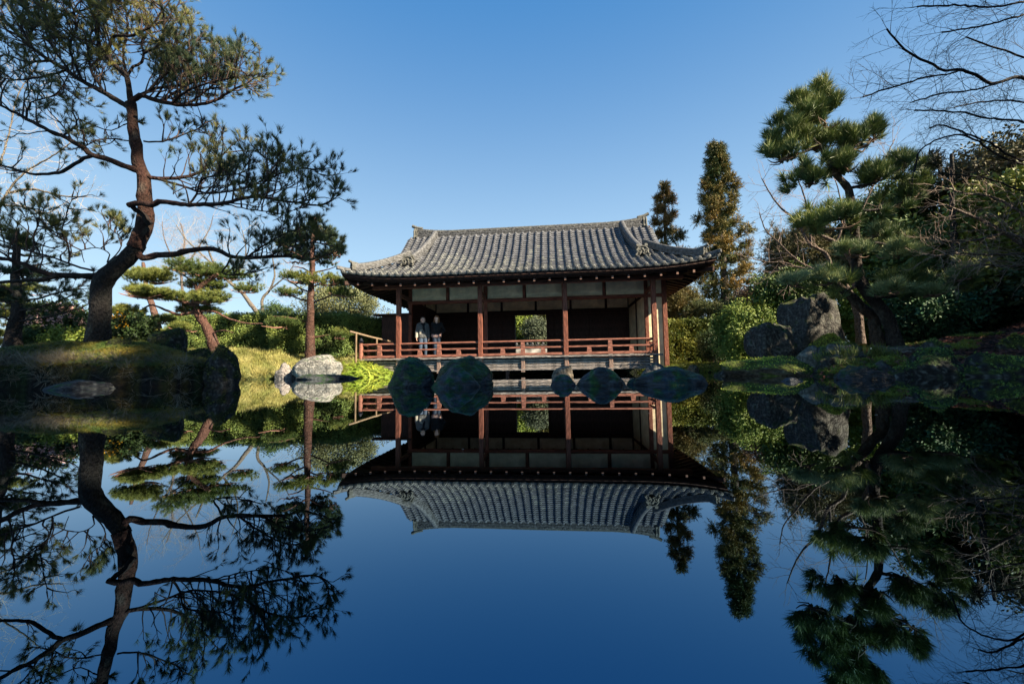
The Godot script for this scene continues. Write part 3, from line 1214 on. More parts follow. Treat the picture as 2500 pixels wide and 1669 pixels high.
func build_eaves(rf: Node3D) -> void:
	# stepped fascia boards under the tiles, following the sweep
	for lvl in 3:
		var din: float = [0.05, 0.11, 0.22][lvl]
		var top: float = [-0.05, -0.12, -0.19][lvl]
		var h: float = [0.08, 0.07, 0.06][lvl]
		for side in 4:
			var mb := MB.new()
			var n := 30 if side % 2 == 0 else 18
			for k in n:
				var q := []
				for e in 2:
					var t := float(k + e) / n
					var x: float
					var d: float
					if side == 0 or side == 2:
						x = lerpf(X0 + din, X1 - din, t)
						d = EAVE_D + din
					else:
						x = X0 + din
						d = lerpf(EAVE_D + din, 5.8 - EAVE_D - din, t)
					var y := 4.22 + top + (lift(x) if side % 2 == 0 else 0.27 * pow(clampf((absf(d - 2.9) - 1.5) / 2.4, 0, 1), 2.3))
					if side == 2:
						d = 5.8 - d
					if side == 3:
						x = X1 - din
					q.append(q3(x, y, d))
				var inn := Vector3(0, 0, -0.1) if side == 0 else Vector3(0.1, 0, 0) if side == 1 else Vector3(0, 0, 0.1) if side == 2 else Vector3(-0.1, 0, 0)
				var a: Vector3 = q[0]
				var b: Vector3 = q[1]
				if side == 1 or side == 2:
					a = q[1]
					b = q[0]
				if side == 3 or side == 1:
					var sw := a
					a = b
					b = sw
				var down := Vector3(0, -h, 0)
				if side == 1 or side == 2:
					mb.quad(b + down, a + down, a, b)
					mb.quad(a + down, b + down, b + down + inn, a + down + inn)
				else:
					mb.quad(a + down, b + down, b, a)
					mb.quad(b + down, a + down, a + down + inn, b + down + inn)
			part("fascia_board", mb.mesh(), M.soffit_wood, rf)
	# boarding over the rafters
	var sb := MB.new()
	var rings := [[0.2, 0.12], [1.1, 0.12], [2.35, 0.12]]
	for k in 2:
		for e in 4:
			var m := 20
			for i in m:
				var pts := []
				for c in [[i, k], [i + 1, k], [i + 1, k + 1], [i, k + 1]]:
					var s: float = rings[c[1]][0]
					var t: float = float(c[0]) / m
					var x: float
					var d: float
					if e == 0 or e == 2:
						x = lerpf(X0 + s, X1 - s, t)
						d = EAVE_D + s
					else:
						x = X0 + s if e == 1 else X1 - s
						d = lerpf(EAVE_D + s, 5.8 - EAVE_D - s, t)
					var y := 3.995 + 0.27 * (s - 0.35) + (lift(x) if e % 2 == 0 else 0.27 * pow(clampf((absf(d - 2.9) - 1.5) / 2.4, 0, 1), 2.3)) * 0.75 * clampf(1.0 - s / 2.2, 0, 1)
					pts.append(q3(x, y, d if e != 2 else 5.8 - d))
				if e == 0 or e == 3:
					sb.quad(pts[3], pts[2], pts[1], pts[0])
				else:
					sb.quad(pts[0], pts[1], pts[2], pts[3])
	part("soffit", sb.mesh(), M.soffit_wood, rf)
	# rafters: front, back, left, right; each with a pale sawn end at the front
	var k := 0
	while -1.5 + k * 0.63 < 12.7:
		var x := -1.5 + k * 0.63
		k += 1
		for back in 2:
			var run := minf(2.4, minf(x - X0, X1 - x) + 0.3)
			var a := q3(x, rafter_y(x, -0.8) + 0.055, -0.8)
			var b := q3(x, rafter_y(x, -0.65 + run) + 0.055, -0.65 + run)
			if back == 1:
				a.z = -5.8 - a.z
				b.z = -5.8 - b.z
			var mb := MB.new()
			mb.beam(Vector3.ZERO, b - a, 0.085, 0.11)
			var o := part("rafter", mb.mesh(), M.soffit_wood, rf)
			o.position = a
			if back == 0:
				bar("rafter_end", o, Vector3(0, 0, 0.006), Vector3(0.08, 0.105, 0.012), M.cut_end)
	for side in 2:
		k = 0
		while -0.45 + k * 0.45 < 6.4:
			var d := -0.45 + k * 0.45
			k += 1
			var e := 0.27 * pow(clampf((absf(d - 2.9) - 1.5) / 2.4, 0, 1), 2.3)
			var run := minf(2.5, minf(d - EAVE_D, 6.8 - d) + 0.3)
			var x := X0 + 0.3 if side == 0 else X1 - 0.3
			var sx := 1.0 if side == 0 else -1.0
			var a := q3(x, 3.92 + e * 0.8, d)
			var b := q3(x + sx * run, 3.92 + 0.27 * run + e * 0.8 * clampf(1 - run / 2.2, 0, 1), d)
			var mb := MB.new()
			mb.beam(Vector3.ZERO, b - a, 0.085, 0.11)
			part("rafter", mb.mesh(), M.soffit_wood, rf).position = a
	for side in 2:
		var cx := X0 if side == 0 else X1
		var sx := 1.0 if side == 0 else -1.0
		for back in 2:
			var a := q3(cx + sx * 0.12, 4.03, EAVE_D + 0.12)
			var b := q3(cx + sx * 2.4, 4.48, EAVE_D + 2.4)
			if back == 1:
				a.z = -5.8 - a.z
				b.z = -5.8 - b.z
			var mb := MB.new()
			mb.beam(Vector3.ZERO, b - a, 0.14, 0.17)
			var o := part("hip_rafter", mb.mesh(), M.soffit_wood, rf)
			o.position = a


# ---------------------------------------------------------------- trees and plants
class Growth:
	var node: Node3D
	var base: Vector3
	var twigs := MB.new()
	var tips: Array = []          # [point, direction, shade 0..1]
	var c0 := Color(0.05, 0.04, 0.035)
	var c1 := Color(0.05, 0.04, 0.035)


func tree(called: String, label: String, category: String, base: Vector3, c0: Color, c1: Color, group := "") -> Growth:
	var t := Growth.new()
	t.node = thing(called, label, category, base, group)
	t.base = base
	t.c0 = c0
	t.c1 = c1
	rng.seed = hash(label)
	return t


func px_line(a: Array, d0: float, d1: float) -> PackedVector3Array:   # a: u, v, u, v ... of the photograph; the depth runs from d0 to d1
	var p := PackedVector3Array()
	var n := a.size() / 2
	for i in n:
		p.append(at(a[2 * i], a[2 * i + 1], lerpf(d0, d1, float(i) / maxf(n - 1, 1))))
	return p


func curve(p: PackedVector3Array, step: float, wob := 0.0) -> PackedVector3Array:   # a smooth line through p
	var o := PackedVector3Array()
	var n := p.size()
	for i in n - 1:
		var a := p[maxi(i - 1, 0)]
		var b := p[i]
		var c := p[i + 1]
		var d := p[mini(i + 2, n - 1)]
		var m := maxi(2, int(b.distance_to(c) / step))
		for k in m:
			o.append(b.cubic_interpolate(c, a, d, float(k) / m) + rdir() * wob)
	o.append(p[n - 1])
	return o


func limb(t: Growth, called: String, p: PackedVector3Array, r0: float, r1: float, sides := 8, c0 = null, c1 = null, flare := 0.0, wob := 0.01) -> PackedVector3Array:
	var q := curve(p, 0.16 if r0 > 0.08 else 0.1, wob)
	var r := PackedFloat32Array()
	for k in q.size():
		var f := float(k) / (q.size() - 1)
		r.append(lerpf(r0, r1, f) * (1.0 + fine.get_noise_1d(k * 60.0 + r0 * 999) * 0.16) + flare * pow(1 - f, 12))
	var mb := MB.new()
	mb.tube(q, r, sides, true, t.c0 if c0 == null else c0, t.c1 if c1 == null else c1)
	if sides >= 8 and r0 > 0.07:
		for k in mb.V.size():
			mb.V[k] += mb.N[k] * fine.get_noise_3dv(mb.V[k] * Vector3(600, 300, 600)) * r0 * 0.2
			mb.C[k] = mb.C[k] * (0.85 + 0.6 * fine.get_noise_3dv(mb.V[k] * 400)) + Color(0.1, 0.11, 0.09) * clampf(fine.get_noise_3dv(mb.V[k] * 700 + Vector3(50, 0, 0)) * 4 - 1.1, 0, 1)
	mb.col = Color.WHITE
	part(called, mb.mesh(t.base), M.bark, t.node)
	return q


func branchlet(t: Growth, p: Vector3, dir: Vector3, l: float, r: float, lvl: int, st: Dictionary) -> void:
	var n := maxi(3, int(l / st.seg))
	var pts := PackedVector3Array([p])
	var rad := PackedFloat32Array([r])
	var d := dir.normalized()
	for k in n:
		d = (d + rdir() * st.wig + UP * st.up + dir * 0.15).normalized()
		if st.has("flat"):
			d.y *= st.flat
			d = d.normalized()
		p += d * l / n
		pts.append(p)
		rad.append(lerpf(r, r * 0.35, float(k + 1) / n))
		if lvl > 0 and (k > 0 or n < 4):
			for c in st.kids:
				if rng.randf() < st.prob:
					var side := d.cross(rdir()).normalized()
					var cd := (d * cos(st.angle) + side * sin(st.angle) * rr(0.7, 1.2)).normalized()
					branchlet(t, p, cd, l * st.ratio * rr(0.6, 1.1) * (1.15 - 0.6 * k / n), maxf(r * 0.6, st.rmin), lvl - 1, st)
		elif lvl == 0 and k >= n / 2 and st.tuft:
			t.tips.append([p, d, rng.randf()])
	if st.tuft and lvl <= 1:
		t.tips.append([p, d, rng.randf()])
	t.twigs.tube(pts, rad, 4 if r > 0.012 else 3, false, t.c1, t.c1)


func sprout(t: Growth, q: PackedVector3Array, from: float, to: float, every: float, l0: float, l1: float, r: float, lvl: int, st: Dictionary, lean := Vector3.ZERO) -> void:
	# branchlets along the line q between the shares from..to of its points
	var acc := 0.0
	var n := q.size()
	for k in range(1, n):
		var f := float(k) / (n - 1)
		acc += q[k].distance_to(q[k - 1])
		if f < from or f > to or acc < every:
			continue
		acc = rr(-0.3, 0.3) * every
		var tan := (q[k] - q[k - 1]).normalized()
		var side := tan.cross(rdir()).normalized()
		var d := (side + tan * rr(0.2, 0.8) + lean).normalized()
		branchlet(t, q[k], d, lerpf(l0, l1, (f - from) / maxf(to - from, 0.01)) * rr(0.7, 1.2), r * rr(0.8, 1.2), lvl, st)
	if to >= 1.0:
		branchlet(t, q[n - 1], (q[n - 1] - q[n - 3]).normalized(), l1 * rr(0.6, 0.9), r, lvl, st)


func finish(t: Growth, foliage: Array, m: Material, cols: Array, s0: float, s1: float, up := 0.5, called := "needles", keep := 1.0) -> void:
	if t.twigs.V.size():
		var o := part("twigs", t.twigs.mesh(t.base), M.bare_bark, t.node)
		o.set_meta("kind", "stuff")
	if foliage.is_empty():
		return
	var bufs := []
	for f in foliage:
		bufs.append(Buf.new())
	for e in t.tips:
		if rng.randf() > keep:
			continue
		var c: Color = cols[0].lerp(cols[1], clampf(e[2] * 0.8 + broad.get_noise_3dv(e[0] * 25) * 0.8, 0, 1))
		var b: Buf = bufs[rng.randi_range(0, foliage.size() - 1)]
		b.put(e[0], e[1] + UP * up + rdir() * 0.25, rr(0, TAU), rr(s0, s1), vary(c, 0.2, 0.08))
	for k in foliage.size():
		many(called, foliage[k], m, bufs[k], t.node, t.base)


var pine_st := {"seg": 0.16, "wig": 0.34, "up": 0.1, "kids": 1, "prob": 0.75, "angle": 0.75, "ratio": 0.55, "rmin": 0.005, "tuft": true}
var bare_st := {"seg": 0.16, "wig": 0.16, "up": 0.03, "kids": 1, "prob": 0.85, "angle": 0.6, "ratio": 0.62, "rmin": 0.0035, "tuft": false}
var long_tuft: Array
var fine_tuft: Array
var moss_tuft: ArrayMesh
var pad_loose := 0.0
var loose_tuft: Array
var short_tuft: Array
var leaves: Array
var small_leaves: Array
var sprays: Array
var blades: Array
var fronds: Array


func foliage_kinds() -> void:
	rng.seed = 3
	moss_tuft = grass_tuft(10, 0.05, 1.0, 0.004)
	for k in 2:
		long_tuft.append(needle_tuft(30, 0.15, 1.05, 0.0042))
		fine_tuft.append(needle_tuft(20, 0.13, 0.75, 0.0032, 0.6))
		loose_tuft.append(needle_tuft(26, 0.2, 1.0, 0.0065, 0.3))
		short_tuft.append(needle_tuft(36, 0.12, 1.35, 0.005, 0.8))
		leaves.append(leaf_cluster(26, 0.2, 0.12, 0.032))
		small_leaves.append(leaf_cluster(34, 0.17, 0.06, 0.018))
		sprays.append(spray(6, 16, 0.42))
		blades.append(grass_tuft(16, 0.3, 0.8, 0.006))
		fronds.append(frond_mesh(14, 0.6))


func big_pine() -> void:
	var b := at(236, 838, 8.9)
	var t := tree("pine_tree", "large crooked pine with thick dark trunk, on the mossy islet at the left", "pine tree", b, Color(0.05, 0.043, 0.038), Color(0.06, 0.042, 0.034), "pines of the garden")
	var grey := Color(0.042, 0.038, 0.034)
	var red := Color(0.13, 0.058, 0.04)
	var dark := Color(0.04, 0.03, 0.026)
	var trunk := limb(t, "trunk", px_line([236, 850, 241, 790, 246, 740, 248, 700, 262, 672, 292, 645, 318, 622, 334, 596], 8.9, 8.9), 0.205, 0.155, 14, grey, grey, 0.06)
	limb(t, "trunk", px_line([330, 604, 342, 575, 352, 545, 356, 520, 353, 495, 352, 464, 349, 425, 337, 400, 330, 350, 323, 300, 319, 250], 8.9, 8.8), 0.165, 0.09, 12, red * 0.75, red * 0.55)
	limb(t, "knot", px_line([366, 548, 352, 528, 332, 512, 314, 498], 8.75, 8.5), 0.068, 0.045, 9, dark, dark)
	var st := pine_st.duplicate()
	var foliage := func(q, from, to, every, l0, l1, lean = Vector3.ZERO, lvl = 2):
		sprout(t, q, from, to, every * 0.62, l0, l1, 0.016, lvl, st, lean)
	# upper left limb
	var a := limb(t, "branch", px_line([318, 262, 300, 254, 257, 228, 201, 198, 161, 171, 120, 147, 80, 118, 56, 97, 30, 70, 5, 45, -40, 20], 8.8, 9.6), 0.064, 0.022, 8, dark, dark)
	foliage.call(a, 0.15, 1.0, 0.16, 0.75, 0.9, Vector3(-0.2, 0.5, 0))
	var a2 := limb(t, "branch", px_line([78, 117, 71, 95, 78, 70, 107, 51, 161, 34, 220, 20, 270, -10], 9.3, 9.0), 0.030, 0.015, 7, dark, dark)
	foliage.call(a2, 0.1, 1.0, 0.15, 0.6, 0.8, Vector3(0, 0.4, 0))
	var a3 := limb(t, "branch", px_line([16, 62, 0, 20, -30, -40], 9.6, 9.9), 0.022, 0.011, 6, dark, dark)
	foliage.call(a3, 0.0, 1.0, 0.2, 0.7, 0.8)
	# top limb and its forks
	var u := limb(t, "branch", px_line([319, 252, 314, 215, 308, 187, 281, 160, 258, 134, 246, 118, 236, 80, 240, 30, 230, -40, 200, -110], 8.8, 8.5), 0.060, 0.022, 8, dark, dark)
	foliage.call(u, 0.3, 1.0, 0.15, 0.7, 0.95)
	var u2 := limb(t, "branch", px_line([258, 128, 268, 108, 279, 88, 300, 88, 335, 83, 370, 60, 400, 20], 8.7, 8.4), 0.034, 0.015, 7, dark, dark)
	foliage.call(u2, 0.05, 1.0, 0.13, 0.65, 0.8, Vector3(0, 0.4, 0))
	var u3 := limb(t, "branch", px_line([308, 187, 325, 163, 345, 152, 350, 130, 345, 105, 360, 70, 350, 10, 330, -60], 8.8, 9.2), 0.030, 0.013, 7, dark, dark)
	foliage.call(u3, 0.2, 1.0, 0.13, 0.7, 0.9)
	var u4 := limb(t, "branch", px_line([200, 198, 180, 150, 170, 110, 185, 60, 170, 0, 150, -70], 8.9, 8.3), 0.030, 0.013, 7, dark, dark)
	foliage.call(u4, 0.15, 1.0, 0.14, 0.7, 0.9)
	for q in [[201, 198, 170, 175, 120, 100, 110, 40, 120, -30], [257, 228, 225, 180, 215, 120, 225, 60, 215, 0], [120, 147, 60, 150, 20, 135, -30, 140], [161, 171, 110, 185, 50, 195, 0, 190], [314, 215, 300, 130, 310, 60, 300, -20, 310, -90], [80, 118, 50, 60, 60, 0, 40, -50], [246, 118, 200, 95, 150, 90, 100, 95], [350, 130, 385, 110, 400, 70, 395, 10]]:
		var z0 := rr(8.6, 9.1)
		var x := limb(t, "branch", px_line(q, z0, z0 + rr(-0.7, 0.7)), 0.028, 0.012, 6, dark, dark)
		foliage.call(x, 0.05, 1.0, 0.14, 0.6, 0.75, Vector3(0, 0.3, 0))
	# upper right limb: the sunlit point of the crown
	var r := limb(t, "branch", px_line([321, 246, 343, 233, 375, 243, 418, 253, 475, 255, 511, 250, 536, 239, 571, 216, 600, 205], 8.8, 8.9), 0.056, 0.019, 8, red * 0.6, red * 0.8)
	foliage.call(r, 0.15, 1.0, 0.06, 1.15, 0.75, Vector3(0.1, 1.3, 0))
	var r2 := limb(t, "branch", px_line([343, 230, 380, 215, 420, 210, 450, 205, 500, 180, 545, 165], 8.9, 9.4), 0.034, 0.013, 7, dark, red * 0.6)
	foliage.call(r2, 0.05, 1.0, 0.06, 0.85, 0.7, Vector3(0.2, 0.8, 0))
	var r3 := limb(t, "branch", px_line([418, 252, 450, 225, 500, 205, 560, 190, 610, 185], 8.8, 8.4), 0.026, 0.011, 6, dark, red * 0.6)
	foliage.call(r3, 0.05, 1.0, 0.06, 0.7, 0.5, Vector3(0.2, 0.6, 0))
	for q in [[350, 232, 385, 195, 420, 165, 450, 130, 470, 110], [455, 254, 500, 222, 535, 190, 560, 165], [400, 246, 440, 215, 490, 190, 520, 150], [375, 243, 400, 200, 400, 160, 420, 120]]:
		var z1 := rr(8.5, 9.2)
		var x := limb(t, "branch", px_line(q, z1, z1 + rr(-0.4, 0.4)), 0.025, 0.01, 6, dark, red * 0.7)
		foliage.call(x, 0.05, 1.0, 0.075, 0.6, 0.5, Vector3(0.15, 0.5, 0))
	# middle left limb with its low fork
	var m := limb(t, "branch", px_line([347, 418, 308, 407, 254, 386, 222, 378, 204, 362, 161, 337, 120, 319, 67, 292, 27, 270, 0, 257, -40, 240], 8.8, 7.9), 0.071, 0.022, 8, red * 0.6, dark)
	foliage.call(m, 0.3, 1.0, 0.2, 0.7, 0.8, Vector3(-0.1, 0.55, 0))
	var m2 := limb(t, "branch", px_line([226, 380, 204, 386, 182, 401, 150, 418, 128, 422, 86, 425, 41, 414, 0, 403, -50, 395], 8.4, 8.0), 0.038, 0.017, 7, dark, dark)
	foliage.call(m2, 0.45, 1.0, 0.3, 0.6, 0.7, Vector3(0, 0.5, 0))
	var m3 := limb(t, "branch", px_line([155, 330, 185, 305, 190, 290, 225, 305, 270, 318, 300, 305], 8.4, 9.0), 0.019, 0.009, 6, dark, dark)
	foliage.call(m3, 0.1, 1.0, 0.2, 0.5, 0.5)
	var m4 := limb(t, "branch", px_line([62, 288, 75, 250, 110, 240, 145, 222, 160, 195], 8.2, 8.6), 0.021, 0.009, 6, dark, dark)
	foliage.call(m4, 0.1, 1.0, 0.16, 0.6, 0.6)
	var m5 := limb(t, "branch", px_line([318, 345, 280, 338, 240, 340, 205, 358], 8.8, 8.5), 0.017, 0.009, 6, dark, dark)
	foliage.call(m5, 0.2, 1.0, 0.2, 0.45, 0.45, Vector3(0, 0.5, 0))
	# middle right limbs
	var c := limb(t, "branch", px_line([353, 428, 386, 436, 428, 434, 475, 425, 520, 395, 560, 360], 8.8, 9.3), 0.045, 0.015, 8, red * 0.6, dark)
	foliage.call(c, 0.15, 1.0, 0.12, 0.75, 0.6, Vector3(0.1, 0.45, 0))
	var c2 := limb(t, "branch", px_line([386, 437, 430, 450, 500, 470, 560, 466, 620, 450, 660, 420], 8.8, 9.2), 0.030, 0.012, 7, dark, red * 0.6)
	foliage.call(c2, 0.2, 1.0, 0.11, 0.65, 0.6, Vector3(0.1, 0.6, 0))
	var c3 := limb(t, "branch", px_line([350, 345, 395, 345, 430, 335, 470, 320, 500, 300], 8.8, 9.3), 0.022, 0.010, 6, dark, dark)
	foliage.call(c3, 0.1, 1.0, 0.13, 0.55, 0.5, Vector3(0.2, 0.2, 0))
	var dl := limb(t, "branch", px_line([314, 500, 343, 496, 368, 500, 386, 492, 421, 495, 461, 500, 500, 498, 543, 496, 578, 487, 614, 480, 650, 482, 686, 490, 725, 494, 768, 502, 796, 497, 812, 480], 8.5, 7.9), 0.060, 0.012, 9, red * 0.7, dark)
	foliage.call(dl, 0.3, 0.72, 0.1, 0.75, 0.95, Vector3(0.15, 0.9, 0))
	foliage.call(dl, 0.68, 1.0, 0.06, 1.1, 0.35, Vector3(0.1, 0.8, 0))
	var d2 := limb(t, "branch", px_line([461, 498, 480, 475, 490, 440, 530, 430, 580, 425], 8.2, 8.6), 0.022, 0.011, 6, dark, dark)
	foliage.call(d2, 0.1, 1.0, 0.1, 0.6, 0.6, Vector3(0.2, 0.6, 0))
	var d3 := limb(t, "branch", px_line([610, 481, 650, 440, 700, 420, 750, 410, 780, 425], 8.0, 8.4), 0.021, 0.009, 6, dark, dark)
	foliage.call(d3, 0.1, 1.0, 0.06, 0.65, 0.5, Vector3(0.2, 0.6, 0))
	var d4 := limb(t, "branch", px_line([545, 497, 590, 507, 640, 515, 690, 520, 740, 505], 8.0, 7.8), 0.015, 0.007, 5, dark, dark)
	foliage.call(d4, 0.2, 1.0, 0.16, 0.35, 0.3)
	# low right limb
	var e := limb(t, "branch", px_line([336, 618, 347, 629, 383, 623, 421, 621, 460, 611, 525, 608, 552, 622, 598, 629, 651, 627, 709, 626, 747, 634, 775, 628, 800, 622], 8.9, 9.4), 0.079, 0.017, 9, red, dark)
	foliage.call(e, 0.45, 1.0, 0.09, 0.65, 0.5, Vector3(0.1, 0.95, 0))
	var e2 := limb(t, "branch", px_line([600, 628, 650, 595, 690, 572, 735, 560, 780, 572], 9.2, 9.6), 0.026, 0.011, 6, dark, dark)
	foliage.call(e2, 0.1, 1.0, 0.075, 0.65, 0.35, Vector3(0.1, 0.5, 0))
	var e4 := limb(t, "branch", px_line([650, 627, 710, 602, 760, 592, 805, 600], 9.2, 8.8), 0.022, 0.011, 6, dark, dark)
	foliage.call(e4, 0.1, 1.0, 0.075, 0.6, 0.35, Vector3(0.1, 0.6, 0))
	var e3 := limb(t, "branch", px_line([566, 625, 552, 648, 541, 664, 560, 670, 620, 665], 9.1, 9.0), 0.022, 0.009, 6, dark, dark)
	foliage.call(e3, 0.4, 1.0, 0.12, 0.4, 0.4)
	# low left limbs
	var f := limb(t, "branch", px_line([236, 672, 215, 674, 179, 673, 128, 671, 80, 655, 41, 639, 0, 630, -40, 622], 8.9, 8.0), 0.075, 0.034, 9, grey, red * 0.5)
	foliage.call(f, 0.55, 1.0, 0.16, 0.7, 0.9, Vector3(0, 0.95, 0))
	limb(t, "branch", px_line([140, 672, 110, 681, 64, 685, 0, 689, -40, 690], 8.5, 8.2), 0.045, 0.030, 8, grey, grey)
	var f2 := limb(t, "branch", px_line([228, 660, 195, 652, 166, 642, 130, 628, 96, 618, 48, 606, 10, 590], 8.8, 8.3), 0.024, 0.011, 6, dark, dark)
	foliage.call(f2, 0.25, 1.0, 0.12, 0.7, 0.9, Vector3(0, 0.7, 0))
	var f3 := limb(t, "branch", px_line([166, 642, 168, 605, 150, 570, 160, 530, 175, 480], 8.7, 8.9), 0.017, 0.007, 6, dark, dark)
	foliage.call(f3, 0.3, 1.0, 0.12, 0.4, 0.35)
	var f4 := limb(t, "branch", px_line([277, 648, 262, 640, 268, 622, 255, 610, 232, 604, 198, 612, 205, 640], 8.8, 9.0), 0.015, 0.007, 5, dark, dark)
	foliage.call(f4, 0.4, 0.9, 0.14, 0.4, 0.35, Vector3(0, 0.7, 0))
	var f5 := limb(t, "branch", px_line([262, 640, 290, 610, 296, 580, 270, 560, 255, 535], 8.8, 9.0), 0.013, 0.007, 5, dark, dark)
	foliage.call(f5, 0.3, 1.0, 0.16, 0.35, 0.3, Vector3(0, 0.5, 0))
	var f6 := limb(t, "branch", px_line([96, 617, 80, 580, 90, 540, 60, 500], 8.4, 8.6), 0.015, 0.007, 5, dark, dark)
	foliage.call(f6, 0.2, 1.0, 0.13, 0.6, 0.45)
	finish(t, fine_tuft, M.needle, [Color(0.03, 0.055, 0.03), Color(0.24, 0.21, 0.05)], 0.75, 1.25, 0.55)


func pad(t: Growth, c: Vector3, half: Vector3, n: int, tilt := 0.0) -> void:   # a cloud of needle tips: flat below, domed above
	for k in n:
		var d := rdir()
		var p := d * pow(rng.randf(), 0.35)
		if p.y < 0:
			p.y *= 0.35
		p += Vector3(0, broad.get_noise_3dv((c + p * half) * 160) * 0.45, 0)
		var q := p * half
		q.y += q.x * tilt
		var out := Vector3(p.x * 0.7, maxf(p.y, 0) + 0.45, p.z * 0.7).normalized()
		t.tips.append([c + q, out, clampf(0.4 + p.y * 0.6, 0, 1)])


func pad_px(t: Growth, u0: float, u1: float, v0: float, v1: float, d: float, n: int, deep := 0.8, tilt := 0.0, from = null) -> void:
	var a := at(u0, (v0 + v1) / 2, d)
	var b := at(u1, (v0 + v1) / 2, d)
	var top := at((u0 + u1) / 2, v0, d)
	var bot := at((u0 + u1) / 2, v1, d)
	var half := Vector3((b.x - a.x) / 2, (top.y - bot.y) / 1.35, (b.x - a.x) / 2 * deep)
	var c := Vector3((a.x + b.x) / 2, bot.y + half.y * 0.35, (a.z + b.z) / 2)
	var lumps := 8
	for k in lumps:
		var e := rdir()
		var o := Vector3(e.x, e.y * 0.6, e.z) * half * rr(0.35, 0.72 + pad_loose * 0.25)
		o.y += o.x * tilt
		pad(t, c + o, Vector3(half.x * rr(0.34, 0.56), half.y * rr(0.4, 0.7), half.z * rr(0.34, 0.56)) * (1.0 - 0.3 * pad_loose), n / lumps, tilt)
	# the ribs that carry the pad
	var root: Vector3 = c - Vector3(0, half.y * 0.3, 0) if from == null else from
	for k in 7:
		var e := c + Vector3(rr(-0.85, 0.85) * half.x, -half.y * 0.2 + rr(-0.05, 0.1), rr(-0.85, 0.85) * half.z)
		e.y += (e.x - c.x) * tilt
		var m := root.lerp(e, 0.5) + Vector3(rr(-0.1, 0.1), -half.y * 0.15, rr(-0.1, 0.1))
		t.twigs.tube(curve(PackedVector3Array([root, m, e]), 0.12, 0.012), _taper(curve(PackedVector3Array([root, m, e]), 0.12, 0.0).size(), 0.028, 0.008), 5, false, t.c1, t.c1)


func _taper(n: int, a: float, b: float) -> PackedFloat32Array:
	var r := PackedFloat32Array()
	for k in n:
		r.append(lerpf(a, b, float(k) / maxf(n - 1, 1)))
	return r


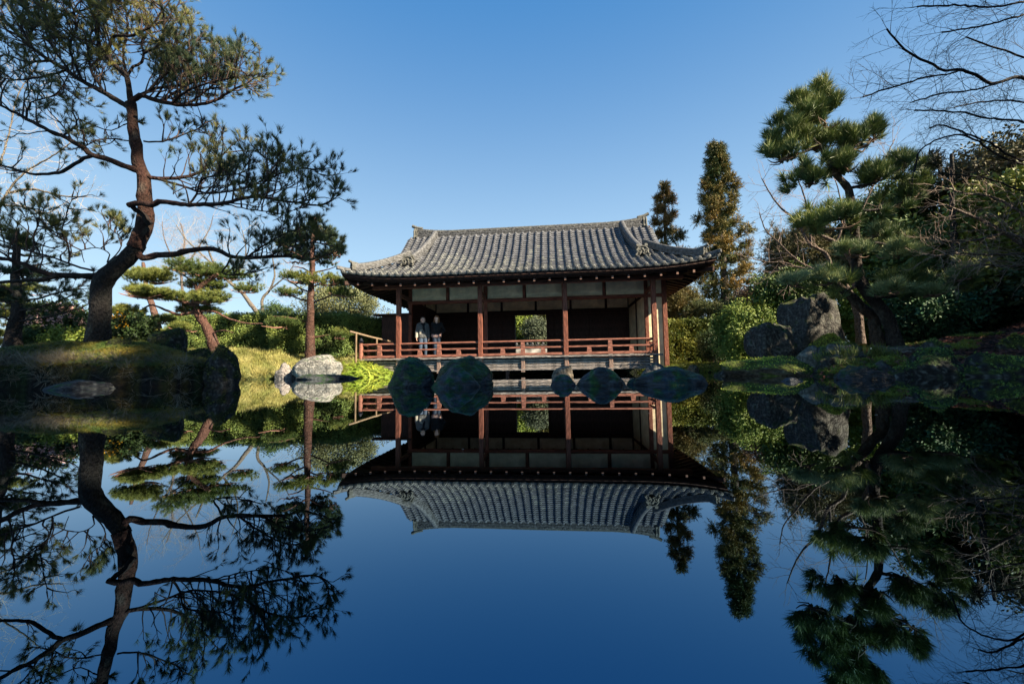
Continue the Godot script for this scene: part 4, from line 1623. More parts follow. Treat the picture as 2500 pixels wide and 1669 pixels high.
func other_pines() -> void:
	var red := Color(0.3, 0.15, 0.11)
	var yellow := [Color(0.055, 0.085, 0.02), Color(0.17, 0.185, 0.04)]
	# the pad-pruned pine that leans behind the islet
	var t := tree("pine_tree", "pine pruned into flat cloud-like pads, with a leaning reddish trunk", "pine tree", at(527, 862, 14.5), red, red, "pines of the garden")
	limb(t, "trunk", px_line([527, 866, 520, 840, 509, 809, 486, 771, 477, 744, 483, 706, 502, 690, 530, 668], 14.5, 14.5), 0.19, 0.06, 10, red * 0.7, red, 0.05)
	limb(t, "branch", px_line([478, 745, 450, 738, 421, 729, 368, 721, 330, 716, 306, 710], 14.4, 13.9), 0.07, 0.025, 7, red, red)
	limb(t, "branch", px_line([477, 758, 440, 768, 400, 755, 365, 745, 330, 770], 14.4, 14.2), 0.06, 0.02, 7, red, red)
	limb(t, "branch", px_line([482, 762, 520, 760, 560, 778, 600, 788, 640, 790], 14.5, 14.6), 0.045, 0.02, 7, red, red)
	limb(t, "branch", px_line([486, 708, 470, 690, 455, 676, 440, 668], 14.5, 14.8), 0.05, 0.02, 7, red, red)
	limb(t, "branch", px_line([520, 812, 545, 806, 570, 812], 14.4, 14.0), 0.03, 0.012, 6, red, red)
	for q in [[280, 435, 700, 728, 14.0, 800, -0.05], [380, 565, 702, 738, 14.3, 900, 0.0], [300, 430, 655, 690, 14.6, 520, 0.05], [390, 600, 638, 674, 14.7, 900, -0.04], [262, 360, 744, 776, 14.1, 420, 0.0], [430, 560, 680, 706, 14.9, 380, 0.0], [440, 540, 740, 764, 14.9, 260, 0.0], [410, 480, 790, 808, 13.8, 160, 0.03], [350, 430, 795, 825, 13.6, 220, -0.1], [560, 640, 690, 715, 15.0, 150, 0.0], [420, 470, 735, 760, 15.2, 120, 0.0]]:
		pad_px(t, q[0], q[1], q[2], q[3], q[4], q[5], 0.7, q[6])
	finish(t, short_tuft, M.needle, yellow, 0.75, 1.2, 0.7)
	# the straight red pine by the hedge
	t = tree("pine_tree", "tall straight pine with slender red trunk and dark domed crown in front of the hedge", "pine tree", at(757, 874, 17.2), red, red, "pines of the garden")
	limb(t, "trunk", px_line([757, 876, 757, 830, 757, 790, 758, 740, 760, 690, 762, 650, 762, 600, 764, 560, 766, 530], 17.2, 17.2), 0.2, 0.06, 10, red * 0.55, red * 0.9, 0.05)
	for q in [[757, 825, 800, 818, 830, 814], [758, 790, 730, 780, 700, 774, 665, 772], [759, 735, 725, 728, 700, 715, 680, 712], [759, 740, 790, 728, 820, 715, 850, 700], [760, 715, 735, 705, 712, 690, 690, 680], [760, 700, 790, 690, 815, 680], [761, 668, 740, 655, 715, 650], [761, 665, 790, 660, 822, 650], [762, 640, 735, 625, 705, 612], [762, 640, 792, 625, 830, 615]]:
		limb(t, "branch", px_line(q, 17.6, 17.3), 0.045, 0.015, 6, red, red)
	for q in [[665, 740, 565, 605, 16.9, 240, 0.0], [705, 785, 545, 590, 17.6, 340, 0.0], [765, 835, 548, 595, 17.5, 320, 0.0], [800, 845, 575, 625, 17.3, 180, 0.0], [680, 760, 590, 640, 17.8, 330, 0.0], [760, 830, 590, 640, 18.1, 330, 0.0], [745, 795, 525, 555, 17.8, 130, 0.0]]:
		pad_px(t, q[0], q[1], q[2], q[3], q[4], q[5], 0.9, q[6])
	var dark_tips: Array = t.tips.duplicate()
	t.tips.clear()
	for q in [[690, 770, 655, 690, 17.3, 300, 0.0], [770, 850, 655, 695, 17.4, 300, 0.0], [670, 740, 700, 722, 17.2, 170, 0.0], [790, 868, 695, 722, 17.3, 160, 0.0], [645, 735, 772, 800, 17.0, 200, 0.0], [730, 795, 660, 690, 16.9, 160, 0.0], [790, 860, 800, 826, 17.2, 140, 0.0]]:
		pad_px(t, q[0], q[1], q[2], q[3], q[4], q[5], 0.8, q[6])
	var b := Buf.new()
	for e in dark_tips:
		b.put(e[0], e[1] + UP * 0.5 + rdir() * 0.3, rr(0, TAU), rr(0.9, 1.4), vary(Color(0.03, 0.05, 0.022).lerp(Color(0.07, 0.09, 0.03), e[2] * rng.randf()), 0.25, 0.08))
	many("needles", long_tuft[1], M.needle, b, t.node, t.base)
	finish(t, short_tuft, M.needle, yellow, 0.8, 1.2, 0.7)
	# the slim dark pine at the left edge
	var dk := Color(0.06, 0.05, 0.045)
	t = tree("pine_tree", "slim dark pine with level branches at the far left edge behind the islet", "pine tree", at(30, 846, 11.6), dk, dk, "pines of the garden")
	limb(t, "trunk", px_line([30, 850, 34, 800, 44, 765, 42, 730, 38, 690, 36, 650, 42, 600, 40, 560], 11.6, 11.7), 0.17, 0.06, 10, dk, dk, 0.06)
	var st := pine_st.duplicate()
	st.up = 0.02
	for q in [[40, 785, 100, 776, 150, 765, 205, 748], [42, 760, 90, 750, 140, 735, 180, 718], [42, 735, 95, 728, 150, 712, 200, 705], [40, 700, 80, 690, 130, 685], [34, 790, 10, 775, -30, 770], [38, 720, 10, 700, -20, 695], [37, 665, 70, 650, 110, 645], [38, 640, 10, 620, -15, 610]]:
		var l := limb(t, "branch", px_line(q, 11.6, 11.2), 0.035, 0.014, 6, dk, dk)
		sprout(t, l, 0.3, 1.0, 0.13, 0.45, 0.5, 0.012, 1, st, Vector3(0.2, 0.3, 0))
	for q in [[0, 90, 560, 620, 11.8, 240, 0.0], [0, 110, 640, 680, 12.0, 200, 0.0], [-20, 60, 690, 740, 12.0, 240, 0.0]]:
		pad_px(t, q[0], q[1], q[2], q[3], q[4], q[5], 0.8, q[6])
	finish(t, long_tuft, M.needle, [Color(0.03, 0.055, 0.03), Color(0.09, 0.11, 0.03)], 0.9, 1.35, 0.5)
	# sunlit pine foliage farther back at the left
	for q in [[-20, 130, 700, 850, 15.5, "low spreading pine with sunlit yellow-green needles behind the slim dark pine"], [290, 345, 640, 830, 16.5, "pine with a pale bare trunk half hidden behind the pad-pruned pine"]]:
		t = tree("pine_tree", q[5], "pine tree", at((q[0] + q[1]) / 2, 850, q[4]), red, red, "pines of the garden")
		var mid: float = (q[0] + q[1]) / 2
		if q[0] > 0:
			mid = 386
			limb(t, "trunk", px_line([386, 850, 384, 800, 375, 760, 362, 720, 352, 670, 348, 640], 16.5, 16.5), 0.15, 0.06, 8, Color(0.34, 0.2, 0.16), Color(0.3, 0.17, 0.13))
			for p in [[310, 400, 650, 680, 16.5, 180], [300, 350, 690, 715, 16.5, 110], [350, 440, 765, 790, 16.3, 160]]:
				pad_px(t, p[0], p[1], p[2], p[3], p[4], p[5], 0.8)
		else:
			limb(t, "trunk", px_line([mid, 850, mid + 4, 790, mid - 6, 730, mid, 690], q[4], q[4]), 0.13, 0.05, 8, red, red)
			for k in 7:
				pad_px(t, q[0] + rr(-20, 30), q[0] + rr(70, 150), 690 + k * 22, 716 + k * 22, q[4] + rr(-0.6, 0.6), 210, 0.8)
		finish(t, short_tuft, M.needle, yellow, 0.9, 1.3, 0.7)


func black_pine() -> void:
	var dk := Color(0.06, 0.048, 0.04)
	var warm := Color(0.13, 0.085, 0.055)
	var t := tree("pine_tree", "black pine leaning left from two trunks on the right bank, dense dark tufts", "pine tree", at(2178, 846, 9.2), dk, warm, "pines of the garden")
	limb(t, "trunk", px_line([2190, 850, 2178, 805, 2160, 764, 2134, 733, 2116, 712, 2100, 684, 2094, 655, 2091, 610, 2088, 569, 2082, 528, 2077, 490, 2072, 462, 2057, 442, 2036, 414, 2019, 387, 2008, 366, 1995, 352, 1984, 342], 9.2, 9.4), 0.14, 0.045, 12, dk, warm, 0.015)
	limb(t, "trunk", px_line([2146, 846, 2138, 800, 2136, 777, 2118, 760, 2101, 746, 2075, 721, 2050, 700, 2030, 672], 9.5, 9.9), 0.14, 0.08, 12, warm * 0.9, warm, 0.02)
	var limbs := [[1995, 352, 1960, 372, 1925, 382, 1895, 378], [1990, 345, 1980, 320, 1985, 290, 1990, 250], [2012, 380, 2045, 375, 2080, 362, 2120, 335], [2030, 405, 2000, 425, 1970, 436, 1940, 440], [2072, 460, 2110, 452, 2150, 440, 2200, 412], [2080, 525, 2050, 535, 2010, 542, 1975, 550], [2084, 515, 2130, 512, 2170, 508, 2205, 492, 2240, 462], [2092, 600, 2130, 592, 2180, 600, 2220, 615], [2100, 690, 2080, 705, 2050, 712, 2010, 700], [2116, 712, 2150, 712, 2190, 705, 2230, 700], [2130, 728, 2180, 724, 2240, 722, 2290, 716, 2340, 705], [2340, 705, 2360, 690, 2375, 670]]
	for q in limbs:
		var bl := limb(t, "branch", px_line(q, 9.3, rr(8.8, 9.6)), 0.04, 0.012, 7, dk, dk)
		sprout(t, bl, 0.25, 1.0, 0.09, 0.32, 0.3, 0.009, 1, pine_st, Vector3(0, 0.5, 0))
	pad_loose = 1.0
	for q in [[1862, 1950, 325, 392, 9.2, 260, 0.1], [1885, 1990, 255, 345, 9.3, 420, 0.0], [1950, 2065, 225, 310, 9.4, 420, 0.05], [1930, 2040, 300, 365, 9.6, 330, 0.0], [1928, 1978, 200, 260, 9.3, 130, 0.0], [1985, 2022, 190, 245, 9.4, 100, 0.0], [2045, 2125, 300, 368, 9.4, 290, 0.15], [2095, 2160, 285, 345, 9.4, 180, 0.1], [1935, 2020, 405, 452, 9.2, 260, 0.1], [2005, 2095, 370, 420, 9.3, 300, 0.2], [2085, 2165, 398, 448, 9.2, 280, 0.1], [2145, 2225, 365, 425, 9.3, 260, 0.15], [1965, 2090, 497, 562, 9.1, 380, 0.1], [2190, 2255, 425, 480, 9.3, 190, 0.2]]:
		pad_px(t, q[0], q[1], q[2], q[3], q[4], int(q[5] * 0.5), 0.75, q[6])
	finish(t, long_tuft, M.needle, [Color(0.05, 0.09, 0.032), Color(0.24, 0.27, 0.065)], 1.3, 2.1, 1.2)
	t.tips.clear()
	t.twigs = MB.new()
	for q in [[2040, 2130, 580, 625, 9.0, 90, 0.0], [1985, 2060, 650, 695, 9.0, 80, 0.0], [1910, 1985, 662, 700, 9.2, 70, 0.0], [2150, 2240, 595, 628, 8.6, 110, 0.0], [2135, 2220, 685, 718, 8.6, 110, 0.0], [2250, 2310, 698, 722, 8.5, 60, 0.0], [2316, 2386, 648, 682, 8.4, 80, 0.0], [2105, 2175, 540, 575, 9.6, 40, 0.0]]:
		pad_px(t, q[0], q[1], q[2], q[3], q[4], q[5], 0.7, q[6])
	finish(t, loose_tuft, M.needle, [Color(0.13, 0.17, 0.065), Color(0.32, 0.36, 0.17)], 0.85, 1.35, 0.35, "loose_needles")
	pad_loose = 0.0


func bare_tree(called: String, label: String, base: Vector3, c: Color, lines: Array, every: float, l0: float, l1: float, r: float, lvl: int, st: Dictionary, lean := Vector3.ZERO, group := "bare winter trees") -> void:
	var t := tree(called, label, "bare tree", base, c, c, group)
	for q in lines:
		var p := limb(t, "trunk" if q[4] else "branch", px_line(q[0], q[1], q[2]), q[3], maxf(q[3] * 0.3, 0.012), 7, c, c)
		sprout(t, p, q[5], 1.0, every, l0, l1, r, lvl, st, lean)
	finish(t, [], M.leaf, [], 1, 1)


func bare_trees() -> void:
	var pale := Color(0.42, 0.36, 0.28)
	var st := bare_st.duplicate()
	bare_tree("bare_tree", "pale lichened bare tree with sunlit branches behind the big pine at the left edge", at(-40, 850, 13.5), pale, [
		[[-40, 850, -30, 700, -20, 560, 10, 480, 60, 420, 120, 385, 170, 350], 13.5, 13.2, 0.06, true, 0.3],
		[[-20, 560, -10, 440, 20, 330, 40, 240, 80, 170], 13.5, 13.8, 0.035, false, 0.2],
		[[20, 470, 80, 462, 150, 478, 210, 480], 13.4, 13.0, 0.05, false, 0.2],
		[[0, 500, 60, 505, 110, 520, 150, 500], 13.4, 13.0, 0.04, false, 0.2]], 0.12, 0.9, 0.7, 0.008, 2, st)
	var st2 := bare_st.duplicate()
	st2.prob = 0.9
	bare_tree("bare_tree", "leafless tree with leaning mottled trunks and fine twigs behind the left hedge", at(640, 792, 22.5), Color(0.32, 0.28, 0.23), [
		[[651, 792, 613, 744, 590, 714, 567, 695, 540, 670, 520, 640, 505, 600], 22.5, 22.5, 0.14, true, 0.35],
		[[636, 792, 640, 760, 640, 729, 659, 706, 670, 670, 665, 630], 22.4, 22.8, 0.1, true, 0.35],
		[[560, 690, 590, 650, 600, 610, 590, 560], 22.5, 22.0, 0.06, false, 0.1],
		[[525, 650, 480, 610, 450, 580, 430, 550], 22.5, 22.2, 0.06, false, 0.1],
		[[660, 706, 700, 670, 720, 640], 22.5, 22.2, 0.05, false, 0.1]], 0.16, 1.5, 1.1, 0.009, 2, st2)
	bare_tree("bare_tree", "slender leafless tree standing farther back above the left hedge", at(450, 800, 26), Color(0.33, 0.27, 0.24), [
		[[450, 800, 446, 720, 440, 650, 450, 590, 440, 545], 26, 26, 0.1, true, 0.3],
		[[445, 680, 420, 630, 400, 580, 395, 540], 26, 26, 0.06, false, 0.1],
		[[445, 660, 480, 610, 510, 560, 520, 525], 26, 26, 0.06, false, 0.1]], 0.16, 1.6, 1.2, 0.009, 2, st2)
	# behind the black pine
	var st3 := bare_st.duplicate()
	st3.wig = 0.2
	st3.up = 0.06
	bare_tree("bare_tree", "leafless tree with sunlit grey limbs and fine reddish twigs behind the black pine", at(2104, 835, 10.9), Color(0.28, 0.21, 0.17), [
		[[2104, 840, 2096, 770, 2080, 720, 2056, 690, 2036, 662, 2022, 628, 2005, 610, 1981, 600], 10.9, 11.0, 0.12, true, 0.85],
		[[2090, 700, 2085, 650, 2070, 621, 2043, 593, 2015, 579, 1998, 569, 1975, 545], 10.9, 11.0, 0.09, false, 0.75],
		[[2022, 640, 1990, 655, 1950, 652, 1915, 640, 1880, 640, 1840, 632], 11, 11.2, 0.04, false, 0.25],
		[[1981, 600, 1960, 565, 1935, 530, 1905, 505, 1880, 470, 1860, 435], 11, 11.3, 0.04, false, 0.2],
		[[1981, 600, 1975, 530, 1965, 480, 1950, 440, 1940, 410], 11, 10.8, 0.035, false, 0.2],
		[[1990, 660, 1940, 630, 1900, 590, 1870, 560, 1855, 520], 11, 11.3, 0.03, false, 0.2],
		[[2043, 593, 2060, 540, 2052, 480, 2040, 440], 11, 11.0, 0.03, false, 0.2],
		[[2085, 560, 2120, 480, 2150, 420, 2165, 380, 2185, 340], 11.2, 11.4, 0.03, false, 0.3]], 0.1, 0.8, 0.6, 0.0075, 2, st3)
	# the bare maple that reaches in from the upper right
	var st4 := bare_st.duplicate()
	st4.seg = 0.12
	st4.wig = 0.14
	st4.up = 0.0
	st4.prob = 0.95
	st4.ratio = 0.6
	st4.rmin = 0.0022
	var dk := Color(0.022, 0.018, 0.017)  # near-black bark paints the shaded silhouette of the twigs
	bare_tree("bare_tree", "spreading leafless maple whose dark twigs reach in from the upper right edge", at(2660, 870, 6.6), dk, [
		[[2660, 900, 2640, 760, 2620, 600, 2605, 440, 2605, 330, 2602, 230, 2604, 120, 2600, 10, 2598, -60], 6.6, 6.8, 0.14, true, 1.0],
		[[2600, 230, 2500, 190, 2463, 193, 2423, 204, 2396, 187, 2350, 171, 2310, 171, 2280, 159, 2234, 138, 2209, 119, 2185, 95, 2166, 70], 6.8, 6.2, 0.034, false, 0.12],
		[[2350, 171, 2310, 182, 2264, 187, 2218, 202, 2172, 214, 2108, 236], 6.4, 6.0, 0.013, false, 0.1],
		[[2430, 206, 2371, 220, 2304, 226, 2260, 240, 2228, 249], 6.5, 6.3, 0.013, false, 0.1],
		[[2600, -40, 2500, 3, 2417, 16, 2330, 12, 2240, 16], 6.8, 6.3, 0.018, false, 0.15],
		[[2600, 10, 2500, 36, 2430, 55, 2360, 70, 2300, 78], 6.8, 6.5, 0.018, false, 0.15],
		[[2600, 160, 2500, 140, 2440, 118, 2400, 105, 2360, 90], 6.8, 6.9, 0.018, false, 0.15],
		[[2610, 320, 2500, 297, 2417, 288, 2356, 275, 2290, 270, 2234, 269], 6.9, 6.5, 0.02, false, 0.2],
		[[2600, 380, 2500, 392, 2420, 350, 2360, 325, 2300, 305, 2270, 312], 6.9, 6.6, 0.018, false, 0.2],
		[[2600, 430, 2500, 400, 2440, 380, 2380, 340, 2320, 330, 2250, 365, 2232, 420], 6.9, 6.5, 0.018, false, 0.2],
		[[2610, 460, 2500, 465, 2430, 440, 2370, 430, 2310, 425], 6.9, 7.2, 0.016, false, 0.2],
		[[2610, 230, 2540, 250, 2450, 245, 2390, 250, 2330, 262], 6.9, 7.2, 0.016, false, 0.2]], 0.038, 0.72, 0.45, 0.0045, 2, st4, Vector3(-0.5, 0.05, 0))
	var tan := Color(0.27, 0.2, 0.16)  # pale bark paints sunlight on what are lower branches of the maple
	var st5 := st4.duplicate()
	st5.wig = 0.25
	bare_tree("bare_tree", "tangle of pale bare twigs sweeping left below the maple on the right bank", at(2600, 850, 8.0), tan, [
		[[2600, 860, 2580, 720, 2560, 640, 2500, 600, 2440, 560, 2380, 530, 2310, 500], 8.0, 7.8, 0.06, true, 0.35],
		[[2540, 620, 2460, 620, 2400, 622, 2340, 618, 2280, 625], 8, 7.8, 0.03, false, 0.1],
		[[2540, 600, 2460, 570, 2390, 585, 2330, 590, 2270, 580], 8, 8.2, 0.03, false, 0.1],
		[[2560, 560, 2480, 510, 2420, 480, 2350, 470, 2290, 455], 8, 8.3, 0.03, false, 0.1],
		[[2540, 640, 2470, 650, 2400, 645, 2350, 655], 8, 8.0, 0.025, false, 0.1]], 0.06, 0.7, 0.45, 0.006, 2, st5, Vector3(-0.45, -0.05, 0))


func conifer(label: String, base: Vector3, h: float, w: float, cols: Array, dense: float, lift_: float, called := "conifer", drop := 0.0, category := "conifer", group := "tall conifers") -> void:
	var bark := Color(0.3, 0.24, 0.2)
	var t := tree(called, label, category, base, bark, bark, group)
	limb(t, "trunk", PackedVector3Array([base - UP * 0.2, base + UP * h * 0.3 + Vector3(0.1, 0, 0), base + UP * h * 0.65, base + UP * h * 0.97]), 0.022 * h + 0.05, 0.02, 9, bark, bark, 0.05)
	var n := int(h * 3.4 * dense)
	for k in n:
		var f := pow(float(k) / n, 0.9)
		var y := lerpf(lift_, 0.99, f) * h
		var prof := pow(1 - (y / h), 0.9) * (0.62 + 0.6 * smoothstep(lift_ * h, lift_ * h + h * 0.12, y))
		var reach := w * prof * rr(0.5, 1.25) + 0.12
		var a := k * 2.399 + rr(-0.4, 0.4)
		var out := Vector3(cos(a), 0, sin(a))
		var p0 := base + UP * y
		var pts := PackedVector3Array()
		var m := maxi(3, int(reach / 0.45))
		for i in m + 1:
			var s := float(i) / m
			pts.append(p0 + out * reach * s + UP * (-0.25 * reach * s * (1 - s) * 2 + (0.12 - drop) * reach * s * s) + rdir() * 0.04)
		t.twigs.tube(pts, _taper(m + 1, 0.02 + 0.012 * reach, 0.008), 4, false, bark * 0.6, bark * 0.6)
		for i in range(maxi(1, m / 3), m + 1):
			var c := 5 if i < m else 11
			for j in c:
				var sp := rdir() * Vector3(0.42, 0.3, 0.42) * minf(1.0, reach * 0.9) * rr(0.4, 1.0)
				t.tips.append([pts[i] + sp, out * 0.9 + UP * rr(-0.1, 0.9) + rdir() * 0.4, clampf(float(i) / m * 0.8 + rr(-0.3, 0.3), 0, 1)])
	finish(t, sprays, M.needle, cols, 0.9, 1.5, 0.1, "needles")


func bush(called: String, label: String, category: String, c: Vector3, half: Vector3, n: int, kinds: Array, cols: Array, s0: float, s1: float, group := "", mt := "leaf", hollow := 0.62, twig := Color(0.1, 0.07, 0.05)) -> Growth:
	# a shrub: stems from the ground and leaf clusters through an uneven crown
	var foot := Vector3(c.x, ground_y(c.x, c.z), c.z)
	var t := tree(called, label, category, foot, twig, twig, group)
	for k in 9:
		var e := c + rdir() * half * 0.6
		var q := curve(PackedVector3Array([foot + Vector3(rr(-0.1, 0.1), -0.1, rr(-0.1, 0.1)), foot.lerp(e, 0.5) + rdir() * 0.15 * half.x, e]), 0.3, 0.01)
		t.twigs.tube(q, _taper(q.size(), 0.03, 0.008), 5, false, twig, twig)
	for k in n:
		var d := rdir()
		var lump := 1.0 + broad.get_noise_3dv((d * 1.2 + c) * 120) * 0.5 + fine.get_noise_3dv((d * half + c) * 130) * 0.3
		var p := c + d * half * lump * lerpf(hollow, 1.0, rng.randf())
		if p.y < foot.y + 0.05:
			continue
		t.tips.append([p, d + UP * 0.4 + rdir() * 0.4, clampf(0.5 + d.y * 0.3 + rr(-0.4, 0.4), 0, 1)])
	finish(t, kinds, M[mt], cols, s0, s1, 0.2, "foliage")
	return t


func bush_px(called: String, label: String, category: String, u0: float, u1: float, v0: float, v1: float, d: float, n: int, kinds: Array, cols: Array, s0: float, s1: float, group := "", mt := "leaf", deep := 0.8) -> Growth:
	var a := at(u0, v1, d)
	var b := at(u1, v0, d)
	var half := Vector3((b.x - a.x) / 2, (b.y - a.y) / 2, (b.x - a.x) / 2 * deep)
	return bush(called, label, category, Vector3((a.x + b.x) / 2, (a.y + b.y) / 2, -d), half, n, kinds, cols, s0, s1, group, mt)


func hedge(label: String, a: Vector3, b: Vector3, h: float, thick: float, cols: Array, per: float, kinds: Array, s0: float, s1: float) -> void:
	# a clipped hedge from a to b (feet of its front face), running back by its thickness
	var along := (b - a)
	along.y = 0
	var l := along.length()
	along = along.normalized()
	var back := along.cross(UP) * -1.0
	if back.z > 0:
		back = -back
	var base := (a + b) / 2
	base.y = minf(ground_y(a.x, a.z), ground_y(b.x, b.z)) - 0.1
	var t := tree("hedge", label, "hedge", base, Color(0.06, 0.04, 0.03), Color(0.06, 0.04, 0.03), "clipped hedges")
	var mb := MB.new()
	mb.box(base + back * thick * 0.5 + UP * (h * 0.5 - 0.05), Vector3(l - 0.3, h - 0.25, thick - 0.3), Basis(along, UP, along.cross(UP)))
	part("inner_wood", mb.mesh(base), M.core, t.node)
	var faces := [[along * l, UP * h, -back, base - along * l / 2], [along * l, back * thick, UP, base - along * l / 2 + UP * h], [back * thick, UP * h, -along, base - along * l / 2], [back * thick, UP * h, along, base + along * l / 2]]
	for f in faces:
		var n := int(f[0].length() * f[1].length() * per)
		for k in n:
			var p: Vector3 = f[3] + f[0] * rng.randf() + f[1] * rng.randf()
			p += f[2] * (fine.get_noise_3dv(p * 130) * 0.12 - rr(0, 0.1))
			t.tips.append([p, f[2] + UP * 0.3 + rdir() * 0.5, rng.randf()])
	finish(t, kinds, M.leaf, cols, s0, s1, 0.1, "foliage")


func grass_field(called: String, label: String, spots: Callable, n: int, kinds: Array, cols: Array, s0: float, s1: float, mt := "blade", lean := 0.3) -> void:
	rng.seed = hash(label)
	var b := [Buf.new(), Buf.new()]
	var made := 0
	var tries := 0
	while made < n and tries < n * 12:
		tries += 1
		var p: Vector3 = spots.call()
		if p == Vector3.INF:
			continue
		made += 1
		var c: Color = cols[0].lerp(cols[1], clampf(0.5 + fine.get_noise_2d(p.x * 110, p.z * 110) * 1.2 + rr(-0.25, 0.25), 0, 1))
		var e := 0.25
		var nrm := Vector3(ground_y(p.x - e, p.z) - ground_y(p.x + e, p.z), 2 * e, ground_y(p.x, p.z - e) - ground_y(p.x, p.z + e)).normalized()
		b[rng.randi_range(0, 1)].put(p, nrm + rdir() * lean + UP * 0.3, rr(0, TAU), rr(s0, s1), vary(c, 0.25, 0.1))
	var o := thing(called, label, "ground cover", Vector3.ZERO)
	o.set_meta("kind", "stuff")
	for k in 2:
		many("blades", kinds[k], M[mt], b[k], o)


# ---------------------------------------------------------------- people
func flesh(caps: Array, cell: float, k: float, mb: MB) -> void:   # capsules [a, b, ra, rb] joined by a smooth minimum and meshed by surface nets
	var lo := Vector3.ONE * 1e6
	var hi := -lo
	for c in caps:
		var r: float = maxf(c[2], c[3]) + cell * 3 + k
		for p in [c[0], c[1]]:
			lo = lo.min(p - Vector3.ONE * r)
			hi = hi.max(p + Vector3.ONE * r)
	var nx := int((hi.x - lo.x) / cell) + 2
	var ny := int((hi.y - lo.y) / cell) + 2
	var nz := int((hi.z - lo.z) / cell) + 2
	var f := PackedFloat32Array()
	f.resize(nx * ny * nz)
	f.fill(1.0)
	for c in caps:
		var a: Vector3 = c[0]
		var b: Vector3 = c[1]
		var ab := b - a
		var l2 := maxf(ab.length_squared(), 1e-9)
		var r: float = maxf(c[2], c[3]) + cell * 2 + k
		var i0 := (a.min(b) - Vector3.ONE * r - lo) / cell
		var i1 := (a.max(b) + Vector3.ONE * r - lo) / cell
		for z in range(maxi(0, int(i0.z)), mini(nz, int(i1.z) + 1)):
			for y in range(maxi(0, int(i0.y)), mini(ny, int(i1.y) + 1)):
				var row := (z * ny + y) * nx
				for x in range(maxi(0, int(i0.x)), mini(nx, int(i1.x) + 1)):
					var p := lo + Vector3(x, y, z) * cell
					var t := clampf((p - a).dot(ab) / l2, 0, 1)
					var d := p.distance_to(a + ab * t) - lerpf(c[2], c[3], t)
					var e := f[row + x]
					var h := maxf(k - absf(d - e), 0) / k
					f[row + x] = minf(d, e) - h * h * k * 0.25
	var at_ := {}
	var first := mb.V.size()
	var corner := [0, 1, nx, nx + 1, nx * ny, nx * ny + 1, nx * ny + nx, nx * ny + nx + 1]
	for z in nz - 1:
		for y in ny - 1:
			for x in nx - 1:
				var o := (z * ny + y) * nx + x
				var inside := 0
				for q in corner:
					if f[o + q] < 0:
						inside += 1
				if inside == 0 or inside == 8:
					continue
				var s := Vector3.ZERO
				var n := 0
				for e in [[0, 1], [2, 3], [4, 5], [6, 7], [0, 2], [1, 3], [4, 6], [5, 7], [0, 4], [1, 5], [2, 6], [3, 7]]:
					var va := f[o + corner[e[0]]]
					var vb := f[o + corner[e[1]]]
					if (va < 0) != (vb < 0):
						var t := va / (va - vb)
						var pa := Vector3(e[0] & 1, (e[0] >> 1) & 1, e[0] >> 2)
						var pb := Vector3(e[1] & 1, (e[1] >> 1) & 1, e[1] >> 2)
						s += pa.lerp(pb, t)
						n += 1
				at_[o] = mb.V.size()
				mb.V.append(lo + (Vector3(x, y, z) + s / n) * cell)
				mb.C.append(Color.WHITE)
	var step := [1, nx, nx * ny]
	for o in at_.keys():
		for ax in 3:
			var u: int = step[(ax + 1) % 3]
			var w: int = step[(ax + 2) % 3]
			var fa := f[o]
			var fb := f[o + step[ax]]
			if (fa < 0) == (fb < 0):
				continue
			if not (at_.has(o - u) and at_.has(o - w) and at_.has(o - u - w)):
				continue
			var q := [at_[o], at_[o - u], at_[o - u - w], at_[o - w]]
			if fa < 0:
				mb.I.append_array([q[0], q[2], q[1], q[0], q[3], q[2]])
			else:
				mb.I.append_array([q[0], q[1], q[2], q[0], q[2], q[3]])
	if first == 0:
		pass


func hand(caps: Array, wrist: Vector3, dir: Vector3, inward: Vector3, s: float) -> void:
	# palm, four curled fingers of unequal length and a thumb that leaves the side of the palm
	dir = dir.normalized()
	var side := inward.cross(dir).normalized()
	var palm := wrist + dir * 0.085 * s
	for k in 4:
		var o := side * (k - 1.5) * 0.02 * s
		caps.append([wrist + dir * 0.01 * s + o * 0.5, palm + o, 0.014 * s, 0.012 * s])
		var l: float = [0.065, 0.078, 0.073, 0.056][k] * s
		var k1 := palm + o + (dir * 0.95 + inward * 0.3).normalized() * l * 0.5
		var k2 := k1 + (dir * 0.75 + inward * 0.65).normalized() * l * 0.3
		var k3 := k2 + (dir * 0.4 + inward * 0.9).normalized() * l * 0.25
		caps.append([palm + o, k1, 0.0105 * s, 0.0095 * s])
		caps.append([k1, k2, 0.0095 * s, 0.0088 * s])
		caps.append([k2, k3, 0.0088 * s, 0.008 * s])
	var t0 := wrist + dir * 0.03 * s - side * 0.028 * s
	var t1 := t0 + (dir * 0.7 - side * 0.55 + inward * 0.35).normalized() * 0.045 * s
	caps.append([t0, t1, 0.013 * s, 0.011 * s])
	caps.append([t1, t1 + (dir * 0.9 + inward * 0.3).normalized() * 0.032 * s, 0.011 * s, 0.009 * s])


